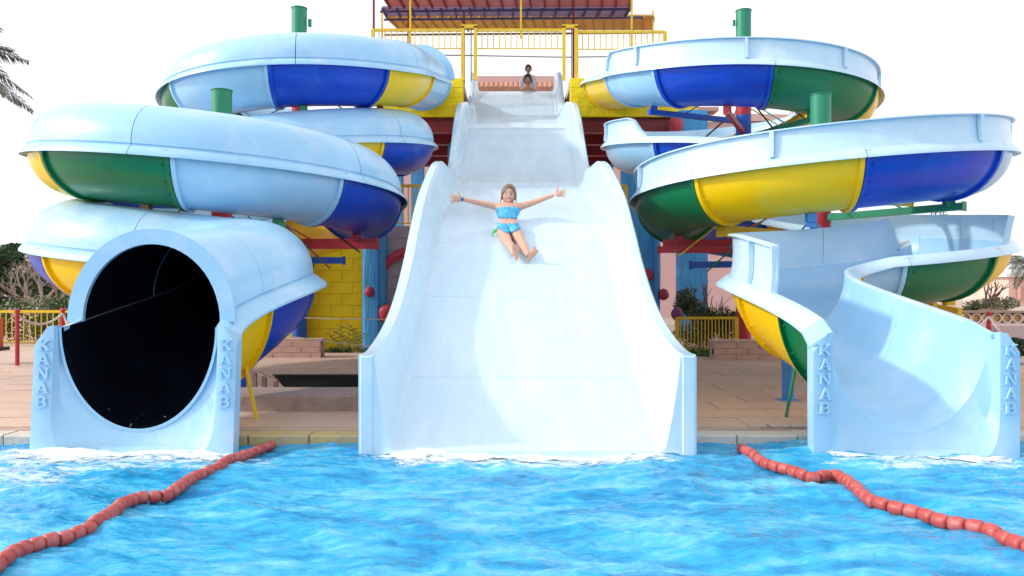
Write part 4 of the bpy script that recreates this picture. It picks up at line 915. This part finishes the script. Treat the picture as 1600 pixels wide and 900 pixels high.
low = MB(); low.box((bx(1610, 17.5), 17.6, 0.33), (1.6, 0.4, 0.5)); pl_ = low.build('planter_wall', mat('planter_render', (0.55, 0.43, 0.42), 0.9, .05), at=(bx(1610, 17.5), 17.6, DZ), smooth=False); tag(pl_, 'low pinkish planter wall at the right picture edge', 'planter')
hedge('dark green clipped hedge beside the end of the open flume slide', [((bx(1608, 13.5), 14.0, .36), (.45, .4, .17))], 3500, 0.04, LEAFD, 31, (bx(1600, 13.5), 14, DZ))

# ================================================================= FOAM AND SPRAY WHERE THE SLIDES RUN OUT
FOAM = bpy.data.materials.new('foam'); FOAM.use_nodes = True; n = FOAM.node_tree; p = n.nodes['Principled BSDF']
p.inputs['Base Color'].default_value = (0.80, 0.88, 0.93, 1); p.inputs['Roughness'].default_value = 0.5; p.inputs['Subsurface Weight'].default_value = 0.2
tc = n.nodes.new('ShaderNodeTexCoord'); mp = n.nodes.new('ShaderNodeMapping'); mp.inputs['Scale'].default_value = (1, 1.6, 1); n.links.new(tc.outputs['Object'], mp.inputs[0])
fz = n.nodes.new('ShaderNodeTexNoise'); fz.inputs['Scale'].default_value = 9; fz.inputs['Detail'].default_value = 9; fz.inputs['Roughness'].default_value = 0.75; n.links.new(mp.outputs[0], fz.inputs['Vector'])
at_ = n.nodes.new('ShaderNodeAttribute'); at_.attribute_name = 'dens'
sb = n.nodes.new('ShaderNodeMath'); sb.operation = 'MULTIPLY_ADD'; sb.inputs[1].default_value = 0.55; sb.inputs[2].default_value = -0.76
n.links.new(at_.outputs['Fac'], sb.inputs[0]); ad = n.nodes.new('ShaderNodeMath'); ad.operation = 'ADD'; n.links.new(sb.outputs[0], ad.inputs[0]); n.links.new(fz.outputs['Fac'], ad.inputs[1])
mr = n.nodes.new('ShaderNodeMapRange'); mr.inputs[1].default_value = 0.0; mr.inputs[2].default_value = 0.16; n.links.new(ad.outputs[0], mr.inputs[0]); n.links.new(mr.outputs[0], p.inputs['Alpha'])
def foam(cx, hw_, y0, y1, hgt, seed):
    nx2, ny2 = 150, 34; vs = []; dn = []
    for j in range(ny2+1):
        v = j/ny2
        for i in range(nx2+1):
            u = i/nx2; x = cx-hw_+2*hw_*u; y = y0+(y1-y0)*v
            e_ = min(1, min(u, 1-u)*7); k = math.sin(math.pi*(0.35+0.65*v))**0.8 if v > .0 else 1
            d_ = e_*(1-v)**0.8; nn_ = mnoise.noise(Vector((x*3.1, y*4.3, seed)))*0.6+mnoise.noise(Vector((x*9.0, y*11, seed)))*0.4
            vs.append((x*S, y*S, (wh_np[0](x, y)+0.006+hgt*d_*(0.45+0.9*nn_))*S)); dn.append(d_+0.25*nn_*e_)
    fs = [(j*(nx2+1)+i, j*(nx2+1)+i+1, (j+1)*(nx2+1)+i+1, (j+1)*(nx2+1)+i) for j in range(ny2) for i in range(nx2)]
    me = bpy.data.meshes.new('foam'); me.from_pydata(vs, [], fs); me.materials.append(FOAM); me.polygons.foreach_set('use_smooth', [True]*len(me.polygons))
    a_ = me.attributes.new('dens', 'FLOAT', 'POINT'); a_.data.foreach_set('value', dn)
    o = bpy.data.objects.new('foam', me); COL.objects.link(o); tag(o, kind='stuff')
wh_np = [lambda x, y: wh(x, y)]
foam(-3.30, 1.15, 6.86, 6.2, 0.03, 1.0); foam(0.13, 1.5, 6.73, 6.2, 0.022, 2.0); foam(3.39, 0.9, 6.69, 6.45, 0.012, 3.0)
dm = MB(); rng = random.Random(77)
for _ in range(32):
    q_ = Vector((rng.gauss(-3.3, .38), rng.uniform(6.6, 7.1), 0.12+abs(rng.gauss(0, .16)))); r_ = rng.uniform(.0015, .0045); dm.ell(q_, (r_, r_, r_), 6, 4)
for _ in range(120):
    q_ = Vector((rng.uniform(-1.2, 1.45), rng.uniform(6.5, 6.9), 0.05+abs(rng.gauss(0, .05)))); r_ = rng.uniform(.002, .006); dm.ell(q_, (r_, r_, r_), 6, 4)
for _ in range(40):
    q_ = P(rng.uniform(780, 850), rng.uniform(385, 412), rng.uniform(10.2, 10.6)); q_.z += rng.uniform(0.02, .08); r_ = rng.uniform(.004, .008); dm.ell(q_, (r_, r_, r_), 6, 4)
dmat = mat('droplet', (0.60, 0.68, 0.75), 0.1, 0.02); tag(dm.build('water_droplets', dmat), kind='stuff')

# ================================================================= LANE ROPES
def lane(label, pxs, seed, flen=0.074, fr=0.043):
    pts = []
    for px, py in pxs:
        y = (H-0.03)*F/(py-450); pts.append(Vector(((px-800)/F*y, y, 0)))
    dense = smooth_pts(pts, 600); dense = [sum((dense[max(0, min(600, i+j))] for j in range(-14, 15)), Vector((0, 0, 0)))/29 for i in range(601)]; L = 0; t = thing('lane_rope', label, 'lane rope', (pts[-1].x, pts[-1].y, 0), 'red float lines in the pool')
    prof = [(-0.5, 0.30), (-0.485, 0.62), (-0.43, 0.86), (-0.33, 0.96), (-0.1, 1.0), (0.1, 1.0), (0.33, 0.96), (0.43, 0.86), (0.485, 0.62), (0.5, 0.30)]
    fb = MB(); fb.loft([[(r_*fr*math.cos(2*math.pi*k/16), u*flen, r_*fr*math.sin(2*math.pi*k/16)) for k in range(16)] for u, r_ in prof]); fme = fb.mesh('float', FLOAT, ang=60)
    rng = random.Random(seed); nxt = flen*0.5; cnt = 0; prev = None; line = []
    for a, b_ in zip(dense, dense[1:]):
        L += (b_-a).length
        if L >= nxt:
            d = (b_-a).normalized(); z = wh(a.x, a.y)*0.5+0.024
            q_ = Vector((a.x, a.y, z)); dz = (wh(a.x+d.x*.1, a.y+d.y*.1)-wh(a.x-d.x*.1, a.y-d.y*.1))*0.5/0.2
            d3 = Vector((d.x, d.y, dz)).normalized(); rot = d3.to_track_quat('Y', 'Z') @ Quaternion((0, 1, 0), rng.uniform(0, 6))
            sc_ = rng.uniform(0.95, 1.04); inst('float', fme, q_, t, rot, (sc_, 1, sc_)); line.append(q_); nxt += flen*1.02
    mb = MB(); mb.tube(line, 0.008, 6); mb.build('rope', ROPE, t)
lane('red float line from the lower left corner to the pool edge beside the tube slide', [(-95, 905), (-40, 893), (0, 874), (40, 852), (80, 842), (123, 830), (157, 815), (187, 787), (220, 772), (257, 769), (287, 753), (310, 740), (337, 733), (355, 718), (383, 707), (405, 697), (430, 689)], 3)
lane('red float line running from the right picture edge past the open flume slide', [(1700, 884), (1640, 866), (1600, 854), (1577, 843), (1547, 829), (1500, 817), (1460, 807), (1434, 797), (1400, 790), (1367, 781), (1344, 766), (1324, 749), (1307, 738), (1287, 739), (1267, 742), (1240, 732), (1210, 724), (1180, 713), (1157, 698)], 4, 0.100, 0.045)
# ================================================================= PEOPLE
import bmesh
def skin_mesh(name, J, E, parent, m_, extra=None, root=None, lev=2):
    names = list(J); ix = {k: i for i, k in enumerate(names)}; o = wloc(parent)
    me = bpy.data.meshes.new(name+'_cage'); me.from_pydata([tuple((Vector(J[k][0])-o)*S) for k in names], [(ix[a], ix[b_]) for a, b_ in E], [])
    ob = bpy.data.objects.new(name+'_cage', me); COL.objects.link(ob)
    ob.modifiers.new('skin', 'SKIN'); sk = me.skin_vertices[0].data
    for k in names:
        r = J[k][1]; r = (r, r) if not isinstance(r, tuple) else r
        sk[ix[k]].radius = (r[0]*S, r[1]*S); sk[ix[k]].use_root = (k == root)
    sub = ob.modifiers.new('sub', 'SUBSURF'); sub.levels = lev; sub.render_levels = lev
    dg = bpy.context.evaluated_depsgraph_get(); dg.update()
    em = bpy.data.meshes.new_from_object(ob.evaluated_get(dg)); bpy.data.objects.remove(ob); bpy.data.meshes.remove(me)
    bm = bmesh.new(); bm.from_mesh(em)
    if extra is not None and extra.v:
        x = extra.mesh('x', m_, o); bm.from_mesh(x); bpy.data.meshes.remove(x)
    bmesh.ops.recalc_face_normals(bm, faces=bm.faces)
    bm.to_mesh(em); bm.free(); em.name = name; em.materials.clear(); em.materials.append(m_)
    for p_ in em.polygons: p_.use_smooth = True; p_.material_index = 0
    o2 = bpy.data.objects.new(name, em); COL.objects.link(o2); o2.parent = parent
    return o2
def garment(body, parent, name, m_, test, off):
    """cloth that follows the body: the body's faces inside a region, lifted along their normals"""
    o = wloc(parent); bm = bmesh.new(); bm.from_mesh(body.data)
    kill = [f for f in bm.faces if not test(f.calc_center_median()/S+o)]
    bmesh.ops.delete(bm, geom=kill, context='FACES'); bm.normal_update()
    for v in bm.verts: v.co += v.normal*off*S
    r = bmesh.ops.extrude_face_region(bm, geom=bm.faces[:]); 
    for g_ in r['geom']:
        if isinstance(g_, bmesh.types.BMVert): g_.co += g_.normal*0.004*S
    me = bpy.data.meshes.new(name); bm.to_mesh(me); bm.free(); me.materials.clear(); me.materials.append(m_)
    for p_ in me.polygons: p_.use_smooth = True; p_.material_index = 0
    o2 = bpy.data.objects.new(name, me); COL.objects.link(o2); o2.parent = parent
    return o2
def head_mb(c, rx, ry, rz, rot):
    """face towards -Y of rot"""
    def fn(v):
        x, y, z = v
        t = max(0, -z)
        x *= 1-0.34*t**1.6; y *= 1-0.20*t**1.5
        if y < 0: y *= 0.93
        if y < -0.2: y -= 0.13*math.exp(-((x/0.13)**2+((z+0.12)/0.16)**2))+0.05*math.exp(-((x/0.3)**2+((z+0.50)/0.14)**2))+0.05*math.exp(-((x/0.22)**2+((z+0.82)/0.16)**2)); y += 0.07*(math.exp(-(((abs(x)-0.36)/0.17)**2+((z-0.06)/0.13)**2)))
        return Vector((x, y, z))
    mb = MB(); mb.ell(c, (rx, ry, rz), 40, 30, rot=rot, fn=fn)
    for s_ in (-1, 1): mb.ell(Vector(c)+rot @ Vector((s_*rx*0.98, 0.1*ry, -0.08*rz)), (rx*0.12, ry*0.22, rz*0.22), 8, 6, rot=rot)
    return mb
def face_parts(t, c, rx, ry, rz, rot, smile=1.0):
    c = Vector(c)
    L = lambda x, y, z: c+rot @ Vector((x*rx, y*ry, z*rz))
    def fy(x, z): # front surface depth
        q_ = max(0, 1-(x/0.9)**2-z*z); return -0.93*math.sqrt(q_)
    for s_ in (-1, 1):
        mb = MB(); mb.ell(L(s_*.36, fy(.36, .05)+.10, .05), (rx*.17, ry*.09, rz*.07), 10, 8, rot=rot); e_ = mb.build('eye', EYEW, t)
        mb = MB(); mb.ell(L(s_*.35, fy(.36, .05)+.01, .05), (rx*.105, ry*.05, rz*.065), 8, 6, rot=rot); mb.build('iris', EYED, e_)
        mb = MB(); mb.tube([L(s_*.18, fy(.18, .22)-.0, .20), L(s_*.38, fy(.38, .25)-.01, .25), L(s_*.56, fy(.56, .2)-.0, .20)], [rx*.03, rx*.05, rx*.03], 6); mb.build('eyebrow', HAIR, t)
    mb = MB(); w_ = .42; pts = []
    for k in range(9):
        u = -1+2*k/8; pts.append(L(u*w_, fy(u*w_, -.5)-.06+.03*u*u, -.45+.12*u*u*smile))
    pl2 = [p_-(rot @ Vector((0, 0, 1)))*rz*(.20*(1-(-1+2*k/8)**2)) for k, p_ in enumerate(pts)]
    if smile > .5:
        mt = MB(); mt.add(pts+pl2, [(k, k+1, 10+k, 9+k) for k in range(8)]); mt.build('teeth', TEETH, t)
    mb.tube(pts, rx*.040, 6); mb.tube(pl2, [rx*(.03+.03*(1-abs(-1+k/4))) for k in range(9)], 6); mb.build('mouth', LIPS, t)
def hair_cap(t, c, rx, ry, rz, rot, m_, line=0.42, strands=0, long=0.0):
    def fn(v):
        x, y, z = v
        f = 1.08+0.03*mnoise.noise(Vector((x*9, y*5, z*2)))
        if y < -0.05 and z < line-1.25*x*x: f = 0.80
        if z < -0.45: f = 0.80
        if abs(x) < .03 and z > .3: f -= .02
        return v*f
    mb = MB(); mb.ell(c, (rx, ry, rz), 44, 34, rot=rot, fn=fn)
    rng = random.Random(4)
    for k in range(strands):
        s_ = -1 if k % 2 else 1; a = rng.uniform(-.35, .25); pts = []
        for j in range(7):
            u = j/6; pts.append(Vector(c)+rot @ Vector((s_*rx*(0.55+0.52*math.sin(u*1.7)+rng.uniform(-.02, .02)), ry*(a-.12), rz*(.75-u*(1.55+long)))))
        mb.tube(pts, [rx*.05, rx*.075, rx*.08, rx*.07, rx*.06, rx*.04, rx*.015], 6)
    return mb.build('hair', m_, t)
def hand(mb, wrist, d, up, sz, spread=1.0, thumb=1):
    """palm and five separate fingers; d = pointing direction, up = the side the thumb is on"""
    d = Vector(d).normalized(); up = (Vector(up)-d*Vector(up).dot(d)).normalized(); n_ = d.cross(up)
    rot = Matrix((d, up, n_)).transposed()
    mb.ell(Vector(wrist)+d*sz*.27, (sz*.30, sz*.235, sz*.10), 12, 8, rot=rot)
    for k, (o_, ln, an) in enumerate(((.17, .42, .26), (.06, .48, .08), (-.06, .45, -.10), (-.17, .36, -.30))):
        b0 = Vector(wrist)+d*sz*.42+up*sz*o_; dd = (d+up*an*spread).normalized(); b1 = b0+dd*sz*ln*.5+n_*sz*.02; b2 = b1+(dd+n_*.25).normalized()*sz*ln*.5
        mb.tube([b0-dd*sz*.08, b0+dd*sz*.1, b1, b2-dd*sz*.03, b2], [sz*.062, sz*.060, sz*.052, sz*.042, sz*.018], 7)
    b0 = Vector(wrist)+d*sz*.12+up*sz*.16; dd = (d*.35+up*.95).normalized(); b1 = b0+dd*sz*.22; b2 = b1+(dd+d*.3).normalized()*sz*.2
    mb.tube([b0-dd*sz*.05, b0+dd*sz*.08, b1, b2], [sz*.08, sz*.072, sz*.058, sz*.02], 7)
def foot(mb, heel, toe, nrm, sz, wid):
    """sole towards nrm, from heel to toe, with five toes"""
    heel = Vector(heel); toe = Vector(toe); d = (toe-heel).normalized(); n_ = (Vector(nrm)-d*Vector(nrm).dot(d)).normalized(); sd = d.cross(n_)
    L_ = (toe-heel).length; rings = []
    for k in range(11):
        u = k/10; wd = wid*(0.40+0.12*math.sin(u*9)*0+0.42*sstep(u*1.4)-0.10*math.sin(math.pi*min(1, u*1.8)))*(1 if u < .92 else .85)*(0.55+0.45*min(1, u*8)); th_ = sz*(0.75-0.45*u)*(0.6+0.4*min(1, u*6))
        c_ = heel+d*L_*u-n_*th_*0.6; ring = []
        for j in range(14):
            a = 2*math.pi*j/14; ring.append(c_+sd*wd*math.cos(a)+n_*th_*math.sin(a)*(0.75 if math.sin(a) > 0 else 1.0)-n_*0.012*math.sin(math.pi*u)*(1 if math.sin(a) > 0 else 0))
        rings.append(ring)
    mb.loft(rings)
    for k in range(5):
        x = (-.62+.31*k)*wid*.95; r_ = wid*(.23-.035*k); q_ = toe+sd*x-d*(0.05*k*sz)-n_*sz*.15; mb.ell(q_+d*r_*.6, (r_, r_*1.0, r_*1.1), 8, 6)
# ---- girl
GP = thing('person', 'girl in a blue patterned bikini sliding down with both arms stretched wide', 'person', P(795, 366, 11.25))
lift = Vector((0, 0, 0.0))
hc = P(795, 304.5, 11.62)
rot = Matrix.Rotation(R(4), 3, 'X') @ Matrix.Rotation(R(3), 3, 'Y')
ext = head_mb(hc, .108, .125, .152, rot)
J = {
 'pelvis': (P(794, 360, 11.20), (.165, .125)), 'belly': (P(793.5, 348, 11.34), (.130, .10)), 'ribs': (P(793, 336, 11.46), (.135, .105)), 'chest': (P(793, 326, 11.55), (.150, .10)),
 'neck': (P(794, 318, 11.62), (.055, .055)), 'skull': (P(794.5, 309, 11.63), (.062, .06)),
 'ls': (P(778, 323, 11.57), .058), 'le': (P(750, 317.5, 11.54), .044), 'lf': (P(737, 314.5, 11.50), .038), 'lw': (P(722.5, 311.5, 11.47), .029),
 'rs': (P(810, 324, 11.57), .058), 're': (P(839, 314.5, 11.54), .044), 'rf': (P(852, 309.5, 11.50), .038), 'rw': (P(866.5, 304.5, 11.47), .029),
 'lh': (P(786, 364, 11.05), .105), 'lt': (P(789, 371, 10.92), .088), 'lk': (P(794, 379, 10.72), .062), 'lc': (P(798.5, 386, 10.56), .056), 'la': (P(804, 398, 10.36), .036),
 'rh': (P(802, 363, 11.05), .105), 'rt': (P(810, 371, 10.92), .088), 'rk': (P(815.5, 380, 10.72), .062), 'rc': (P(820, 389, 10.56), .056), 'ra': (P(826.5, 400, 10.36), .036)}
E = [('pelvis', 'belly'), ('belly', 'ribs'), ('ribs', 'chest'), ('chest', 'neck'), ('neck', 'skull'), ('chest', 'ls'), ('ls', 'le'), ('le', 'lf'), ('lf', 'lw'), ('chest', 'rs'), ('rs', 're'), ('re', 'rf'), ('rf', 'rw'),
     ('pelvis', 'lh'), ('lh', 'lt'), ('lt', 'lk'), ('lk', 'lc'), ('lc', 'la'), ('pelvis', 'rh'), ('rh', 'rt'), ('rt', 'rk'), ('rk', 'rc'), ('rc', 'ra')]
hand(ext, P(721, 311.3, 11.47), P(700, 309.5, 11.40)-P(722, 311.3, 11.47), Vector((-.25, -.1, 1)), 0.205, 1.35)
hand(ext, P(868, 303.8, 11.47), P(888, 300.5, 11.40)-P(868, 304, 11.47), Vector((-.1, -.1, 1)), 0.20, 1.1)
foot(ext, P(807, 407, 10.36), P(806.0, 383, 10.30), Vector((.1, -1, .25)), .055, .058)
foot(ext, P(823.5, 408.5, 10.36), P(837, 389.5, 10.30), Vector((.15, -1, .25)), .055, .058)
gb_ = skin_mesh('body', J, E, GP, SKIN, ext, 'pelvis', 3)
face_parts(GP, hc, .108, .125, .152, rot, 1.0)
hair_cap(GP, hc, .106, .123, .150, rot, HAIR, 0.66, 16, 0.25)
def pxof(v): return 800+F*v.x/v.y, 450-F*(v.z-H)/v.y
def t_top(v):
    x, y = pxof(v); return 776.5 < x < 812.5 and 324.0+0.10*max(0, abs(x-794)-8) < y < 341.5+1.2*math.sin(x*0.9)
def t_bot(v):
    x, y = pxof(v); return 774 < x < 817 and 350.5-0.10*abs(x-795) < y < 364.5-0.58*max(0, abs(x-796)-4)
tb_ = garment(gb_, GP, 'bikini_top', SWIM, t_top, .008)
bb_ = garment(gb_, GP, 'bikini_bottom', SWIM, t_bot, .007)
mb = MB()
for x0_, x1_ in ((785, 787), (803, 801)): mb.tube([P(x0_, 326, 11.42), P(x1_, 320, 11.50), P(x1_+(1 if x0_ < 790 else -1), 317.5, 11.60)], .010, 6)
mb.build('shoulder_strap', SWIM, tb_)
mb = MB(); q_ = P(777, 359, 11.08)
for a in (-.3, .2, .8): mb.tube([q_, q_+Vector((-.05-.02*a, -.03, -.04*a-.02)), q_+Vector((-.07, -.02, -.09+.03*a))], [.012, .018, .006], 6)
mb.build('tie', TIE, bb_)
mb = MB(); c_ = P(722.5, 311.5, 11.47); d_ = (P(722.5, 311.5, 11.47)-P(737, 314.5, 11.5)).normalized(); mb.tube([c_-d_*.008, c_+d_*.008], .034, 12); mb.build('wrist_band', PBLU, GP)
# ---- two boys waiting at the top
def boy(label, cx, yh, Y, hs, stand, shirt):
    t = thing('person', label, 'person', P(cx, 141, Y)); px = lambda x, y, d=0: P(cx+x, y, Y+d)
    c_ = px(0, yh); k = hs; ro = Matrix.Rotation(R(2), 3, 'X'); e_ = head_mb(c_, k*.78*.5, k*.9*.5, k*.5, ro)
    sy = yh+k*F/Y*.62; w_ = k*1.0; u = k*F/Y
    if stand:
        J = {'pelvis': (px(0, sy+u*2.1), (k*.42, k*.3)), 'belly': (px(0, sy+u*1.3), (k*.40, k*.28)), 'chest': (px(0, sy+u*.45), (k*.50, k*.30)), 'neck': (px(0, sy), k*.2), 'skull': (px(0, sy-u*.35), k*.2)}
        E_ = [('pelvis', 'belly'), ('belly', 'chest'), ('chest', 'neck'), ('neck', 'skull')]
        for s_, n_ in ((-1, 'l'), (1, 'r')):
            J[n_+'s'] = (px(s_*u*.66, sy+u*.38), k*.19); J[n_+'e'] = (px(s_*u*.86, sy+u*1.5), k*.15); J[n_+'w'] = (px(s_*u*.70, sy+u*2.3, -.15), k*.11)
            J[n_+'h'] = (px(s_*u*.3, sy+u*2.5), k*.3); J[n_+'k'] = (px(s_*u*.34, sy+u*4.0), k*.2); J[n_+'a'] = (px(s_*u*.36, sy+u*5.4), k*.13); J[n_+'f'] = (px(s_*u*.40, sy+u*5.6, -.25), k*.12)
            E_ += [('chest', n_+'s'), (n_+'s', n_+'e'), (n_+'e', n_+'w'), ('pelvis', n_+'h'), (n_+'h', n_+'k'), (n_+'k', n_+'a'), (n_+'a', n_+'f')]
            hand(e_, J[n_+'w'][0], Vector((-s_*.1, -.2, -1)), Vector((0, -1, 0)), k*.72, .5)
    else:
        J = {'pelvis': (px(0, sy+u*1.25, -.1), (k*.42, k*.3)), 'belly': (px(0, sy+u*.9), (k*.38, k*.26)), 'chest': (px(0, sy+u*.4), (k*.48, k*.28)), 'neck': (px(0, sy), k*.2), 'skull': (px(0, sy-u*.35), k*.2)}
        E_ = [('pelvis', 'belly'), ('belly', 'chest'), ('chest', 'neck'), ('neck', 'skull')]
        for s_, n_ in ((-1, 'l'), (1, 'r')):
            J[n_+'s'] = (px(s_*u*.60, sy+u*.35), k*.18); J[n_+'e'] = (px(s_*u*.95, sy+u*.9), k*.14); J[n_+'w'] = (px(s_*u*.8, sy+u*1.3, -.3), k*.1)
            J[n_+'h'] = (px(s_*u*.3, sy+u*1.2, -.25), k*.26); J[n_+'k'] = (px(s_*u*.42, sy+u*.92, -.75), k*.19); J[n_+'a'] = (px(s_*u*.3, sy+u*1.35, -1.15), k*.12); J[n_+'f'] = (px(s_*u*.34, sy+u*1.1, -1.25), k*.10)
            E_ += [('chest', n_+'s'), (n_+'s', n_+'e'), (n_+'e', n_+'w'), ('pelvis', n_+'h'), (n_+'h', n_+'k'), (n_+'k', n_+'a'), (n_+'a', n_+'f')]
            hand(e_, J[n_+'w'][0], Vector((s_*.2, -.8, -.4)), Vector((-s_, 0, .2)), k*.7, .6)
    b_ = skin_mesh('body', J, E_, t, SKIN2, e_, 'pelvis', 1); face_parts(t, c_, k*.39, k*.45, k*.5, ro, 0.2); hair_cap(t, c_, k*.39, k*.45, k*.5, ro, HAIRB, .45)
    if shirt:
        garment(b_, t, 'shirt', SHIRT, lambda v: sy+u*.12 < pxof(v)[1] < sy+u*2.2 and abs(pxof(v)[0]-cx) < u*.92, .02); garment(b_, t, 'shorts', SHORT, lambda v: sy+u*2.1 < pxof(v)[1] < sy+u*3.7 and abs(pxof(v)[0]-cx) < u*.66, .02)
    else: garment(b_, t, 'shorts', SHORT, lambda v: pxof(v)[1] > sy+u*1.15 and v.y > Y-.5, .015)
boy('boy in a pale patterned shirt standing at the top of the wide slide', 825.5, 107.5, 26.0, .27, True, True)
boy('dark haired boy sitting on the slide lip in front of the standing boy', 824.5, 125.0, 25.15, .34, False, False)
